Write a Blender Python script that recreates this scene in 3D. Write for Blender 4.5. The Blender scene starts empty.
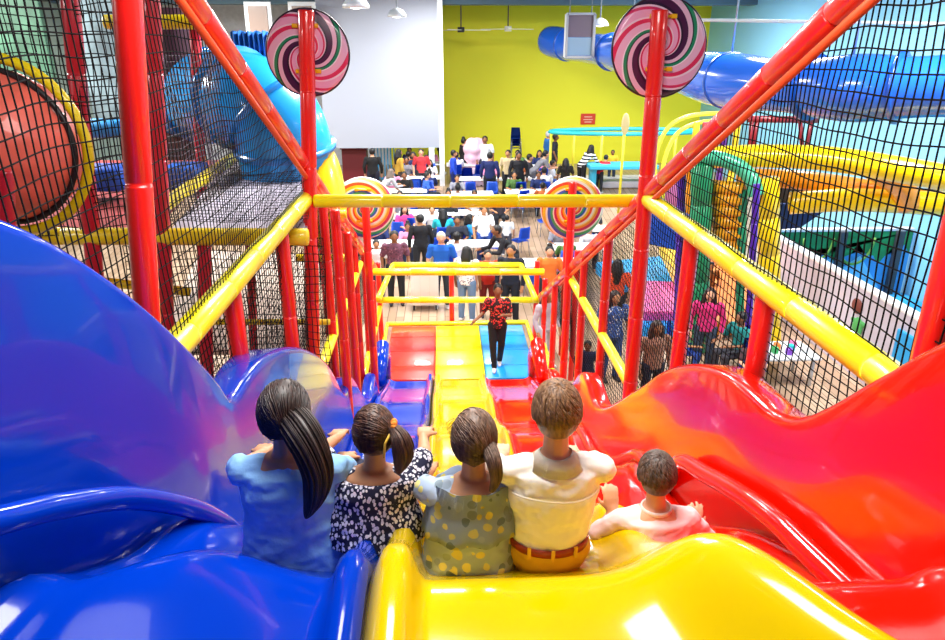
import bpy, bmesh, math, random
from mathutils import Vector, Matrix, noise
random.seed(7)
PI = math.pi
F = 710.0; PITCH = math.radians(21.17); YAW = math.radians(2.37); CAMZ = 5.6
CR = Vector((math.cos(YAW), -math.sin(YAW), 0))
CF = Vector((math.sin(YAW)*math.cos(PITCH), math.cos(YAW)*math.cos(PITCH), -math.sin(PITCH)))
CU = Vector((math.sin(YAW)*math.sin(PITCH), math.cos(YAW)*math.sin(PITCH), math.cos(PITCH)))
CP = Vector((0, 0, CAMZ))
def ray(px, py): return CR*((px-472.5)/F) + CU*(-(py-320)/F) + CF
def onX(px, py, X): d = ray(px, py); return CP + d*(X/d.x)
def onY(px, py, Y): d = ray(px, py); return CP + d*(Y/d.y)
def onZ(px, py, Z): d = ray(px, py); return CP + d*((Z-CAMZ)/d.z)
COL = bpy.context.scene.collection
def floorz(y): return .8*min(1, max(0, (y-20)/5.5))
def onF(px, py, h):
    z = h
    for _ in range(30): p = onZ(px, py, z); z = .5*z+.5*(h+floorz(p.y))
    return onZ(px, py, z)
# ------------------------------------------------------------------ materials
def lin(c):
    return tuple((x/12.92 if x <= .04045 else ((x+.055)/1.055)**2.4) for x in c)
def hexc(h): return lin(tuple(int(h[i:i+2], 16)/255 for i in (0, 2, 4)))
_m = {}
def mat(h, rough=.5, coat=0.0, metal=0.0, bump=0.0, bscale=40, var=0.0, vscale=6, spec=.5, sheen=0.0, stretch=None):
    key = (h, rough, coat, metal, bump, bscale, var, vscale, spec, sheen, stretch)
    if key in _m: return _m[key]
    m = bpy.data.materials.new('surface_'+h); m.use_nodes = True
    nt = m.node_tree; b = nt.nodes['Principled BSDF']; c = hexc(h)
    b.inputs['Base Color'].default_value = (*c, 1); b.inputs['Roughness'].default_value = rough
    b.inputs['Metallic'].default_value = metal; b.inputs['Coat Weight'].default_value = coat
    b.inputs['Coat Roughness'].default_value = .03; b.inputs['Specular IOR Level'].default_value = spec
    b.inputs['Sheen Weight'].default_value = sheen
    tc = nt.nodes.new('ShaderNodeTexCoord'); src = tc.outputs['Object']
    if stretch:
        mp = nt.nodes.new('ShaderNodeMapping'); mp.inputs['Scale'].default_value = stretch
        nt.links.new(src, mp.inputs[0]); src = mp.outputs[0]
    if bump:
        n = nt.nodes.new('ShaderNodeTexNoise'); n.inputs['Scale'].default_value = bscale; n.inputs['Detail'].default_value = 4
        nt.links.new(src, n.inputs['Vector'])
        bp = nt.nodes.new('ShaderNodeBump'); bp.inputs['Strength'].default_value = bump; bp.inputs['Distance'].default_value = .02
        nt.links.new(n.outputs[0], bp.inputs['Height']); nt.links.new(bp.outputs[0], b.inputs['Normal'])
    if var:
        n = nt.nodes.new('ShaderNodeTexNoise'); n.inputs['Scale'].default_value = vscale; n.inputs['Detail'].default_value = 3
        nt.links.new(src, n.inputs['Vector'])
        r = nt.nodes.new('ShaderNodeValToRGB'); r.color_ramp.elements[0].position = .3; r.color_ramp.elements[1].position = .7
        r.color_ramp.elements[0].color = (*[x*(1-var) for x in c], 1); r.color_ramp.elements[1].color = (*[min(1, x*(1+var)) for x in c], 1)
        nt.links.new(n.outputs[0], r.inputs[0]); nt.links.new(r.outputs[0], b.inputs['Base Color'])
    _m[key] = m; return m
def new_nodes(name, rough=.5, coat=0):
    m = bpy.data.materials.new(name); m.use_nodes = True; nt = m.node_tree; b = nt.nodes['Principled BSDF']
    b.inputs['Roughness'].default_value = rough; b.inputs['Coat Weight'].default_value = coat; b.inputs['Coat Roughness'].default_value = .04
    return m, nt, b
def ramp(nt, stops, constant=True):
    r = nt.nodes.new('ShaderNodeValToRGB'); cr = r.color_ramp
    if constant: cr.interpolation = 'CONSTANT'
    cr.elements[0].position = stops[0][0]; cr.elements[0].color = (*hexc(stops[0][1]), 1)
    cr.elements[1].position = stops[1][0]; cr.elements[1].color = (*hexc(stops[1][1]), 1)
    for p, h in stops[2:]:
        e = cr.elements.new(p); e.color = (*hexc(h), 1)
    return r
def math_n(nt, op, a, b=None):
    n = nt.nodes.new('ShaderNodeMath'); n.operation = op
    for i, v in enumerate((a, b)):
        if v is None: continue
        if isinstance(v, (int, float)): n.inputs[i].default_value = v
        else: nt.links.new(v, n.inputs[i])
    return n.outputs[0]
def swirl_mat(name, stops, arms, twist):
    m, nt, b = new_nodes(name, .3, .3)
    tc = nt.nodes.new('ShaderNodeTexCoord'); sx = nt.nodes.new('ShaderNodeSeparateXYZ'); nt.links.new(tc.outputs['Object'], sx.inputs[0])
    x, z = sx.outputs[0], sx.outputs[2]
    r = math_n(nt, 'SQRT', math_n(nt, 'ADD', math_n(nt, 'MULTIPLY', x, x), math_n(nt, 'MULTIPLY', z, z)))
    a = math_n(nt, 'MULTIPLY', math_n(nt, 'ARCTAN2', z, x), arms/(2*PI))
    v = math_n(nt, 'FRACT', math_n(nt, 'ADD', math_n(nt, 'ADD', a, math_n(nt, 'MULTIPLY', math_n(nt, 'POWER', r, .5), twist)), 20.0))
    rp = ramp(nt, stops); nt.links.new(v, rp.inputs[0]); nt.links.new(rp.outputs[0], b.inputs['Base Color'])
    return m
def fleck_mat(name, base, spots, scale=60, thr=.3, rough=.8, stretch=(1, 1, 1)):
    m, nt, b = new_nodes(name, rough)
    tc = nt.nodes.new('ShaderNodeTexCoord'); mp = nt.nodes.new('ShaderNodeMapping'); mp.inputs['Scale'].default_value = stretch
    nz = nt.nodes.new('ShaderNodeTexNoise'); nz.inputs['Scale'].default_value = scale*.8
    ad = nt.nodes.new('ShaderNodeMixRGB'); ad.blend_type = 'ADD'; ad.inputs[0].default_value = .5/scale*1.2
    nt.links.new(tc.outputs['Object'], mp.inputs[0]); nt.links.new(mp.outputs[0], nz.inputs['Vector'])
    nt.links.new(mp.outputs[0], ad.inputs[1]); nt.links.new(nz.outputs[1], ad.inputs[2])
    vo = nt.nodes.new('ShaderNodeTexVoronoi'); vo.inputs['Scale'].default_value = scale; nt.links.new(ad.outputs[0], vo.inputs['Vector'])
    lt = math_n(nt, 'LESS_THAN', vo.outputs['Distance'], thr)
    sx = nt.nodes.new('ShaderNodeSeparateXYZ'); nt.links.new(vo.outputs['Color'], sx.inputs[0])
    rp = ramp(nt, [(i/len(spots), s) for i, s in enumerate(spots)] if len(spots) > 1 else [(0, spots[0]), (.5, spots[0])])
    nt.links.new(sx.outputs[0], rp.inputs[0])
    mx = nt.nodes.new('ShaderNodeMixRGB'); nt.links.new(lt, mx.inputs[0]); mx.inputs[1].default_value = (*hexc(base), 1)
    nt.links.new(rp.outputs[0], mx.inputs[2]); nt.links.new(mx.outputs[0], b.inputs['Base Color'])
    return m
def stripe_mat(name, cols, axis=2, freq=10, rough=.8):
    m, nt, b = new_nodes(name, rough)
    tc = nt.nodes.new('ShaderNodeTexCoord'); sx = nt.nodes.new('ShaderNodeSeparateXYZ'); nt.links.new(tc.outputs['Object'], sx.inputs[0])
    v = math_n(nt, 'FRACT', math_n(nt, 'ADD', math_n(nt, 'MULTIPLY', sx.outputs[axis], freq), 50.0))
    rp = ramp(nt, [(i/len(cols), s) for i, s in enumerate(cols)]); nt.links.new(v, rp.inputs[0]); nt.links.new(rp.outputs[0], b.inputs['Base Color'])
    return m
# ------------------------------------------------------------------ object helpers
def tag(o, label=None, cat=None, group=None, kind=None):
    if label: o['label'] = label
    if cat: o['category'] = cat
    if group: o['group'] = group
    if kind: o['kind'] = kind
    return o
def empty(name, loc, label, cat, rz=0, group=None):
    o = bpy.data.objects.new(name, None); COL.objects.link(o); o.location = loc; o.rotation_euler = (0, 0, rz)
    o.empty_display_size = .1
    return tag(o, label, cat, group)
def link(name, bm_or_mesh, m, parent=None, smooth=True, loc=None):
    if isinstance(bm_or_mesh, bmesh.types.BMesh):
        me = bpy.data.meshes.new(name); bmesh.ops.recalc_face_normals(bm_or_mesh, faces=bm_or_mesh.faces)
        bm_or_mesh.to_mesh(me); bm_or_mesh.free()
    else: me = bm_or_mesh
    if smooth: me.polygons.foreach_set('use_smooth', [True]*len(me.polygons))
    o = bpy.data.objects.new(name, me); COL.objects.link(o)
    if m:
        for mm in (m if isinstance(m, (list, tuple)) else [m]): me.materials.append(mm)
    if parent: o.parent = parent
    if loc is not None: o.location = loc
    return o
def box(bm, c, s, rot=None, bev=0.0, mi=0):
    n0 = set(bm.faces)
    mtx = Matrix.Translation(c) @ (rot.to_4x4() if rot else Matrix.Identity(4)) @ Matrix.Diagonal((*s, 1))
    r = bmesh.ops.create_cube(bm, size=1, matrix=mtx)
    if bev:
        es = {e for v in r['verts'] for e in v.link_edges}
        bmesh.ops.bevel(bm, geom=list(es), offset=bev, segments=2, affect='EDGES', profile=.6)
    for f in bm.faces:
        if f not in n0: f.material_index = mi
def frame(d):
    d = d.normalized(); u = Vector((0, 0, 1)) if abs(d.z) < .92 else Vector((0, 1, 0))
    a = d.cross(u).normalized(); return a, a.cross(d).normalized()
def tube(bm, pts, rad, n=10, cap=True, mi=0, squash=1.0):
    pts = [Vector(p) for p in pts]; L = len(pts); rings = []
    if isinstance(rad, (int, float)): rad = [rad]*L
    pa = None
    for i, p in enumerate(pts):
        d = (pts[min(i+1, L-1)]-pts[max(i-1, 0)])
        a, b = frame(d)
        if pa is not None:
            dn = d.normalized(); a2 = (pa - dn*pa.dot(dn))
            if a2.length > 1e-6: a = a2.normalized(); b = a.cross(dn).normalized()
        pa = a
        rings.append([bm.verts.new(p + a*math.cos(2*PI*k/n)*rad[i] + b*math.sin(2*PI*k/n)*rad[i]*squash) for k in range(n)])
    for i in range(L-1):
        for k in range(n):
            f = bm.faces.new((rings[i][k], rings[i][(k+1) % n], rings[i+1][(k+1) % n], rings[i+1][k])); f.material_index = mi
    if cap:
        for r in (rings[0], rings[-1]):
            f = bm.faces.new(r); f.material_index = mi
def smooth_path(pts, k=6):
    pts = [Vector(p) for p in pts]; out = []
    P = [pts[0]]+pts+[pts[-1]]
    for i in range(1, len(P)-2):
        for j in range(k):
            t = j/k
            out.append(.5*((2*P[i])+(-P[i-1]+P[i+1])*t+(2*P[i-1]-5*P[i]+4*P[i+1]-P[i+2])*t*t+(-P[i-1]+3*P[i]-3*P[i+1]+P[i+2])*t**3))
    out.append(pts[-1]); return out
def ball(bm, c, r, seg=12, rot=None, mi=0):
    if isinstance(r, (int, float)): r = (r, r, r)
    n0 = set(bm.faces)
    mtx = Matrix.Translation(c) @ (rot.to_4x4() if rot else Matrix.Identity(4)) @ Matrix.Diagonal((*r, 1))
    bmesh.ops.create_uvsphere(bm, u_segments=seg, v_segments=max(6, seg*2//3), radius=1, matrix=mtx)
    if mi:
        for f in bm.faces:
            if f not in n0: f.material_index = mi
def cap(bm, p0, r0, p1, r1, n=10):
    """tapered capsule with rounded ends"""
    p0, p1 = Vector(p0), Vector(p1); d = (p1-p0)
    if d.length < 1e-5: ball(bm, p0, r0); return
    u = d.normalized(); pts = []; rr = []
    for t in (-.98, -.8, -.45, 0): pts.append(p0+u*r0*t); rr.append(r0*math.sqrt(1-t*t))
    for t in (0, .45, .8, .98): pts.append(p1+u*r1*t); rr.append(r1*math.sqrt(1-t*t))
    tube(bm, pts, rr, n)
def chain(bm, pts, rad, n=10):
    for i in range(len(pts)-1): cap(bm, pts[i], rad[i], pts[i+1], rad[i+1], n)
def fuse(bm, name, voxel, smooth_it=3):
    """merge overlapping closed shapes into one continuous surface"""
    me = bpy.data.meshes.new(name); bmesh.ops.recalc_face_normals(bm, faces=bm.faces); bm.to_mesh(me); bm.free()
    o = bpy.data.objects.new(name+'_tmp', me); COL.objects.link(o)
    md = o.modifiers.new('r', 'REMESH'); md.mode = 'VOXEL'; md.voxel_size = voxel; md.use_smooth_shade = True
    if smooth_it:
        s = o.modifiers.new('s', 'SMOOTH'); s.iterations = smooth_it; s.factor = .5
    dg = bpy.context.evaluated_depsgraph_get(); dg.update()
    out = bpy.data.meshes.new_from_object(o.evaluated_get(dg)); out.name = name
    bpy.data.objects.remove(o); bpy.data.meshes.remove(me)
    out.materials.clear()
    return out
def interp(tab, x):
    if x <= tab[0][0]: return tab[0][1]
    if x >= tab[-1][0]: return tab[-1][1]
    for i in range(len(tab)-1):
        if tab[i][0] <= x <= tab[i+1][0]:
            x0, y0 = tab[i]; x1, y1 = tab[i+1]; h = x1-x0; t = (x-x0)/h
            xm, ym = tab[max(i-1, 0)]; xp, yp = tab[min(i+2, len(tab)-1)]
            m0 = (y1-ym)/(x1-xm); m1 = (yp-y0)/(xp-x0)
            return (2*t**3-3*t*t+1)*y0+(t**3-2*t*t+t)*h*m0+(-2*t**3+3*t*t)*y1+(t**3-t*t)*h*m1
def grid_mesh(name, rows, m, parent=None, closed=False):
    bm = bmesh.new(); R = [[bm.verts.new(p) for p in row] for row in rows]
    for i in range(len(R)-1):
        w = len(R[i])
        for j in range(w if closed else w-1):
            bm.faces.new((R[i][j], R[i][(j+1) % w], R[i+1][(j+1) % w], R[i+1][j]))
    return link(name, bm, m, parent)
RED = mat('f01c14', .32, .5); YEL = mat('f5e400', .35, .4); BLU = mat('0a5ce6', .3, .4)
# ================================================================== SETTING
YB = 31.0; XR_W = 11.0; XL_W = -13.0; ZC = 6.95
def wood_floor():
    m, nt, b = new_nodes('floor_planks', .35)
    tc = nt.nodes.new('ShaderNodeTexCoord'); br = nt.nodes.new('ShaderNodeTexBrick')
    mp = nt.nodes.new('ShaderNodeMapping'); mp.inputs['Rotation'].default_value = (0, 0, PI/2)
    nt.links.new(tc.outputs['Object'], mp.inputs[0]); nt.links.new(mp.outputs[0], br.inputs[0])
    br.inputs['Color1'].default_value = (*hexc('c4a88e'), 1); br.inputs['Color2'].default_value = (*hexc('a88a70'), 1)
    br.inputs['Mortar'].default_value = (*hexc('6a5440'), 1); br.inputs['Scale'].default_value = 1.0
    br.inputs['Brick Width'].default_value = 1.4; br.inputs['Row Height'].default_value = .18; br.inputs['Mortar Size'].default_value = .008
    nt.links.new(br.outputs[0], b.inputs['Base Color']); return m
def slab(name, lo, hi, m, **k):
    bm = bmesh.new(); c = (Vector(lo)+Vector(hi))/2; s = Vector(hi)-Vector(lo); box(bm, c, s)
    o = link(name, bm, m, smooth=False); o['kind'] = 'structure'; return o
WF = wood_floor()
bm = bmesh.new(); ys = [-6, 20, 25.5, YB]; rws = [[bm.verts.new((x, y, floorz(y)+dz)) for x, dz in ((XL_W, 0), (XR_W, 0), (XR_W, -1), (XL_W, -1))] for y in ys]
for a, b in zip(rws, rws[1:]):
    for i in range(4): bm.faces.new((a[i], a[(i+1) % 4], b[(i+1) % 4], b[i]))
bm.faces.new(rws[0]); bm.faces.new(rws[-1])
link('floor', bm, WF, smooth=False)['kind'] = 'structure'
slab('wall_back', (-2.2, YB, 0), (XR_W, YB+.2, 9), mat('f2ec30', .7))
slab('wall_back_left', (XL_W, YB, 0), (-2.2, YB+.2, 9), mat('cfd2d8', .7, var=.1))
slab('wall_right', (XR_W, -6, 0), (XR_W+.2, YB, 9), mat('8fd2ee', .7))
slab('wall_left', (XL_W-.2, -6, 0), (XL_W, YB, 9), mat('8fa39c', .7, var=.25, vscale=.8))
slab('wall_front', (XL_W, -6.2, 0), (XR_W, -6, 8), mat('5a6a80', .8))
slab('ceiling', (XL_W, -6, 7.9), (XR_W, YB, 8.0), mat('6f8b9c', .8))
# dropped ceiling beam band in front of the back wall
slab('trim_1', (XL_W, 26.5, ZC-.05), (XR_W, 27.3, 7.9), mat('54707f', .7))
slab('trim_2', (XL_W, 19.0, 7.3), (XR_W, 19.5, 7.9), mat('6d8796', .7))
slab('trim_3', (XL_W, 11.0, 7.4), (XR_W, 11.4, 7.9), mat('6d8796', .7))
# big white bulkhead panel
pa = onY(322, 100, 26.0); pb = onY(442, 100, 26.0); zt = onY(380, 12, 26).z; zb = onY(380, 148, 26).z
slab('wall_screen', (pa.x, 26.0, zb), (pb.x, 26.25, zt+.8), mat('a4aab8', .75))
slab('trim_4', (pb.x-.12, 25.96, 0), (pb.x+.06, 26.25, zt+.6), mat('e8eef2', .6))
slab('trim_5', (pb.x-.5, 25.98, 0), (pb.x-.3, 26.2, zb), mat('d5e0e4', .6))
# upper windows seen over the left tube
for i, px in enumerate((248, 292)):
    p0 = onY(px, 6, 25.5); p1 = onY(px+22, 38, 25.5)
    bm = bmesh.new(); box(bm, ((p0.x+p1.x)/2, 25.5, (p0.z+p1.z)/2), (p1.x-p0.x+.25, .1, p0.z-p1.z+.25))
    o = link('window_%d' % (i+1), bm, mat('dfe3e6', .6), smooth=False); o['kind'] = 'structure'
    bm = bmesh.new(); box(bm, ((p0.x+p1.x)/2, 25.46, (p0.z+p1.z)/2), (p1.x-p0.x, .1, p0.z-p1.z))
    link('window_pane', bm, mat('8c7a70', .2), o, smooth=False)
# ================================================================== SLIDE
XLW = -1.0; XRW = 1.48
HB = [(-.6, 1.45), (.6, 1.46), (1.2, 1.44), (1.6, 1.42), (1.78, 1.56), (2.0, 1.68), (2.35, 1.78), (2.8, 2.15), (3.4, 2.65), (4.0, 2.84), (4.6, 3.0), (5.3, 3.5), (6.0, 3.86), (6.8, 4.02), (7.6, 4.4), (8.4, 4.74), (9.2, 4.86), (10.0, 5.14), (10.7, 5.36), (11.1, 5.42)]
HBr = [(-.6, 1.47), (.6, 1.48), (1.2, 1.48), (1.6, 1.46), (1.78, 1.66), (2.0, 1.84), (2.35, 2.02), (2.8, 2.25), (3.4, 2.65), (4.0, 2.84), (4.6, 3.0), (5.3, 3.5), (6.0, 3.86), (6.8, 4.02), (7.6, 4.4), (8.4, 4.74), (9.2, 4.86), (10.0, 5.14), (10.7, 5.36), (11.1, 5.42)]
def d2(D): return interp([(-.6, 1.5), (.4, 1.25), (.9, 1.04), (1.3, .86), (1.7, .72), (2.1, .66), (3, .64), (11, .64)], D)
def xl(D): return interp([(-.6, -1.36), (1.2, -1.3), (1.7, -1.2), (2.2, -1.08), (2.7, -1.0), (11, -1.0)], D)
def zbed(X, D, red=False):
    if not red and D < 3: D = D-.17*math.exp(-((X+.75)/.28)**2)*math.exp(-((D-1.7)/.5)**2)
    h = interp(HBr if red else HB, D)
    return CAMZ - h
def zyel(X, D):
    z = zbed(X, D)
    # divider to the blue lane
    x = (X+.15)/.06; b = math.exp(-x**4)
    z += b*interp([(-.6, .09), (1.5, .10), (1.8, .16), (2.3, .2), (3, .14), (11, .13)], D)
    # hump next to the red lane
    hc = interp([(-.6, .40), (.5, .36), (.9, .30), (1.3, .22), (1.68, .135), (1.85, .11), (2.05, .08), (2.5, .08), (11, .12)], D)
    w = interp([(-.6, .22), (.9, .2), (1.4, .18), (1.75, .16), (2.1, .10), (2.6, .05), (11, .05)], D)
    x = (X-d2(D))/w
    z += hc*(math.exp(-x*x) if D < 2.3 else math.exp(-x**4))
    z += .018*math.exp(-((X-.1-.25*(D-1))/.12)**2)*interp([(-.6, 1), (1.2, 1), (1.6, 0), (11, 0)], D)
    return z
Ds = [-.5+.05*i for i in range(60)] + [2.5+.1*i for i in range(87)]
def lane(name, label, x0f, x1f, zf, m, n=36):
    rows = []
    for D in Ds:
        a, b = x0f(D), x1f(D)
        rows.append([Vector((a+(b-a)*j/n, D, zf(a+(b-a)*j/n, D))) for j in range(n+1)] +
                    [Vector((b, D, zf(b, D)-.12)), Vector((a, D, zf(a, D)-.12))])
    root = empty(name, (0, 0, 0), label, 'slide')
    o = grid_mesh('slide_bed', rows, m, root, closed=True)
    return root, o
BSL = mat('0036b4', .15, .35, bump=.05, bscale=2.5, spec=.22)
YSL = mat('dcba00', .15, .5, bump=.06, bscale=3, spec=.3)
RSL = mat('e61604', .15, .5, bump=.04, bscale=2.5, spec=.3)
def zblu(X, D):
    z = zbed(X, D)
    z += .14*math.exp(-((X+.27)/.05)**4)*interp([(-.6, .7), (1.5, .7), (2, 1), (11, 1)], D)
    z += .05*math.exp(-((X-xl(D)-.03)/.06)**2)
    return z
def zred(X, D):
    z = zbed(X, D, True)
    z += .05*math.exp(-((X-XRW+.03)/.06)**2)
    x = (X-(d2(D)+.02))/.06
    z += interp([(-.6, .30), (1.6, .14), (2, .18), (3, .1), (11, .1)], D)*math.exp(-max(0, x)**2)*.8
    return z
blue_lane, _ = lane('slide_lane', 'glossy blue slide lane with tall wavy side wall on the left', lambda D: xl(D)-.02, lambda D: -.225, zblu, BSL)
yellow_lane, _ = lane('slide_lane', 'glossy yellow middle slide lane running down between blue and red lanes', lambda D: -.222, lambda D: d2(D)+interp([(-.6, .15), (1.6, .08), (2.1, .06), (11, .055)], D), zyel, YSL, 60)
red_lane, _ = lane('slide_lane', 'glossy red slide lane with tall wavy side wall on the right', lambda D: d2(D)+interp([(-.6, .152), (1.6, .082), (2.1, .062), (11, .057)], D), lambda D: XRW+.02, zred, RSL)
# side walls ----------------------------------------------------
def onW(px, py, Xf):
    X = Xf(3.0)
    for _ in range(12): p = onX(px, py, X); X = Xf(p.y)
    return onX(px, py, X)
def wall_profile(pix, Xf):
    t = []
    for px, py in pix:
        p = onW(px, py, Xf); t.append((p.y, p.z))
    t.sort(); out = [t[0]]
    for a in t[1:]:
        if a[0]-out[-1][0] > .04: out.append(a)
    return out
LP = wall_profile([(0, 206), (60, 232), (125, 274), (190, 332), (228, 376), (243, 398), (258, 378), (275, 358), (298, 347), (318, 350), (335, 364), (350, 392)], xl)
RP = wall_profile([(945, 330), (870, 370), (815, 404), (785, 417), (760, 412), (740, 394), (715, 374), (685, 364), (655, 370), (630, 388)], lambda D: XRW)
def extend(prof, bedtab, start):
    last = prof[-1][0]; pr = list(prof)
    D = last+.55
    crest = False
    pr2 = start + pr
    waves = [(6.4, .5), (7.2, .76), (8.1, .5), (8.9, .22), (9.7, .45), (10.5, .26), (11.0, .2)]
    for d, up in waves:
        if d > last+.25: pr2.append((d, CAMZ-interp(bedtab, d)+up))
    return pr2
LPX = extend(LP, HB, [(-.5, 6.3), (.6, 6.0)] if LP[0][0] > .7 else [(-.5, 6.3)])
RPX = extend(RP, HBr, [(-.5, 6.1), (.7, 5.65)])
print('LP', [(round(a, 2), round(b, 2)) for a, b in LPX]); print('RP', [(round(a, 2), round(b, 2)) for a, b in RPX])
def side_wall(Xf, sgn, prof, red, m, parent):
    rows = []
    for D in Ds:
        X = Xf(D)
        zt = interp(prof, D); zb = zbed(X, D, red)-.1; zt = max(zt, zb+.25)
        fl = interp([(-.6, .12), (2.4, .12), (3.2, .12), (4.2, .2), (5.4, .14), (11, .08)], D)
        pts = []
        for k in range(11):
            t = k/10; pts.append(Vector((X+sgn*(.0+.05*t), D, zb+(zt-.05-zb)*t)))
        for k in range(1, 6):
            a = k/5*PI/2; pts.append(Vector((X+sgn*(.05+.05*(1-math.cos(a))), D, zt-.05+.05*math.sin(a))))
        pts.append(Vector((X+sgn*(.10+fl), D, zt-.015))); pts.append(Vector((X+sgn*(.12+fl), D, zt-.03)))
        pts.append(Vector((X+sgn*(.12+fl), D, zt-.14))); pts.append(Vector((X+sgn*(.10+fl), D, zt-.14)))
        pts.append(Vector((X+sgn*(.10+fl), D, zt-.05))); pts.append(Vector((X+sgn*.11, D, zt-.06)))
        pts.append(Vector((X+sgn*.09, D, zt-.1))); pts.append(Vector((X+sgn*.04, D, zb)))
        rows.append(pts)
    return grid_mesh('side_wall', rows, m, parent, closed=True)
side_wall(xl, -1, LPX, False, BSL, blue_lane)
side_wall(lambda D: XRW, 1, RPX, True, RSL, red_lane)
def lip(pix, Xf, sgn, red, m, parent, r):
    ps = []
    for px, py in pix:
        p = onW(px, py, lambda D: Xf(D)-sgn*.06); ps.append(p)
    ps.sort(key=lambda p: p.y); D = ps[-1].y+.35
    ps = [ps[0]+(ps[0]-ps[1])*3]+ps
    while D < 10.9: ps.append(Vector((Xf(D)-sgn*.02, D, zbed(0, D, red)+.09))); D += .3
    bm = bmesh.new(); tube(bm, smooth_path(ps, 4), r, 14); link('side_lip', bm, m, parent)
lip([(0, 520), (60, 506), (130, 498), (190, 508), (225, 524), (245, 540)], xl, -1, False, BSL, blue_lane, .04)
lip([(808, 552), (775, 520), (740, 494), (705, 474), (680, 462)], lambda D: XRW, 1, True, RSL, red_lane, .05)
# end fins at the foot of the slide
for X, m, par in ((XLW-.02, BSL, blue_lane), (XRW+.02, RSL, red_lane)):
    s = -1 if X < 0 else 1
    bm = bmesh.new(); tube(bm, [(X, 9.9, .75), (X, 10.6, 1.05), (X, 11.15, .62), (X, 11.2, .2)], [.09, .12, .09, .07], 12, squash=1)
    link('end_fin', bm, m, par)
# landing mats
xs = [XLW-.1, -.19, .70, 1.6]
for (a, b, h, lab) in ((xs[0], xs[1], 'ef2a1c', 'red padded landing mat at the foot of the blue lane'), (xs[1], xs[2], 'f5e600', 'yellow padded landing mat at the foot of the yellow lane'), (xs[2], xs[3], '1c9cf0', 'blue padded landing mat under the woman in the red patterned blouse')):
    bm = bmesh.new(); box(bm, ((a+b)/2, 12.42, .09), (b-a-.01, 2.5, .18), bev=.02)
    for k in range(3): box(bm, ((a+b)/2, 11.7+.7*k, .182), (b-a-.04, .012, .006))
    tag(link('landing_mat', bm, mat(h, .3, .4, bump=.15, bscale=6)), lab, 'mat')
bm = bmesh.new(); tube(bm, [(XLW-.2, 11.2, .2), (XLW-.2, 13.75, .2), (1.7, 13.75, .2), (1.7, 11.2, .2)], .055, 8)
tag(link('padded_border', bm, YEL), 'yellow padded tube edging the landing mats', 'border')
# ================================================================== CAGE FRAME
FL = -1.26; FR = 1.78
GP = 'red padded posts along the slide'
def jointed(bm, p0, p1, r, seg=.62, n=14):
    p0, p1 = Vector(p0), Vector(p1); L = (p1-p0).length; k = max(1, int(L/seg)); pts = []; rr = []
    for i in range(k):
        a = p0.lerp(p1, i/k); b = p0.lerp(p1, (i+1)/k); u = (b-a).normalized()*.012
        pts += [a, a+u, b-u, b]; rr += [r*.93, r, r, r*.93]
    tube(bm, pts, rr, n)
def beam(name, p0, p1, r, m, label, cat, group=None):
    bm = bmesh.new(); v = Vector(p1)-Vector(p0); jointed(bm, (0, 0, 0), v, r)
    return tag(link(name, bm, m, loc=p0), label, cat, group)
rl = (onX(190, 330, FL).z+onX(305, 200, FL).z)/2; rr_ = (onX(885, 375, FR).z+onX(650, 200, FR).z)/2
print('rail z', rl, rr_)
rz = (rl+rr_)/2
PL = onX(306, 200, FL); PR = onX(648, 200, FR); print('portal D', PL.y, PR.y)
beam('padded_rail', (FL, 2.6, rl), (FL, PL.y, rl), .072, YEL, 'upper yellow padded rail on the left side of the slide', 'rail')
beam('padded_rail', (FR, 1.2, rr_), (FR, PR.y, rr_), .074, YEL, 'upper yellow padded rail on the right side of the slide', 'rail')
# diagonals
def diag(a, b, X, ext, label):
    p, q = onX(*a, X), onX(*b, X); u = (q-p).normalized(); return beam('diagonal_beam', p-u*ext, q, .068, RED, label, 'beam')
DL0, DL1 = onX(190, 0, FL), onX(374, 268, FL); DR0, DR1 = onX(850, 0, FR), onX(540, 298, FR)
def dline(a, b):
    return lambda D: a.z+(b.z-a.z)*(D-a.y)/(b.y-a.y)
zdL, zdR = dline(DL0, DL1), dline(DR0, DR1)
print('diag', DL0, DL1, DR0, DR1)
diag((190, 0), (374, 268), FL, 1.8, 'long red padded beam sloping down the left side of the cage')
diag((850, 0), (540, 298), FR, 1.8, 'long red padded beam sloping down the right side of the cage')
for X, zf, lab in ((FL+.03, zdL, 'left'), (FR-.03, zdR, 'right')):
    a = Vector((X, 2.0, zf(2.0)-.13)); b = Vector((X, 10.2, zf(10.2)-.13)); bm = bmesh.new(); tube(bm, [Vector((0, 0, 0)), b-a], .022, 8)
    tag(link('cable_cover', bm, mat('e8501c', .5), loc=a), 'thin orange padded cable running under the %s sloping red beam' % lab, 'cable')
# cross beams
for (xa, xb, y, lab, D) in ((320, 648, 201, 'topmost yellow padded crossbeam between the two swirl lollipop posts', None), (372, 541, 272, 'middle yellow padded crossbeam over the foot of the slide', None), (385, 536, 300, 'lowest yellow padded crossbeam in front of the landing mats', None)):
    pl = onX(xa-6, y, FL); pr = onX(xb, y, FR); Dm = (pl.y+pr.y)/2
    beam('padded_crossbeam', onY(xa-6, y, Dm), onY(xb+3, y, Dm), .06, YEL, lab, 'beam')
pl = onY(393, 265, 14.2); pr = onY(521, 265, 14.2)
beam('padded_crossbeam', pl, pr, .06, YEL, 'farthest yellow padded crossbeam by the waiting parents', 'beam')
beam('padded_rail', pl, onY(378, 300, 12.0), .055, YEL, 'short yellow rail joining the farthest crossbeam on the left', 'rail')
beam('padded_rail', pr, onY(536, 300, 12.2), .055, YEL, 'short yellow rail joining the farthest crossbeam on the right', 'rail')
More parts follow.
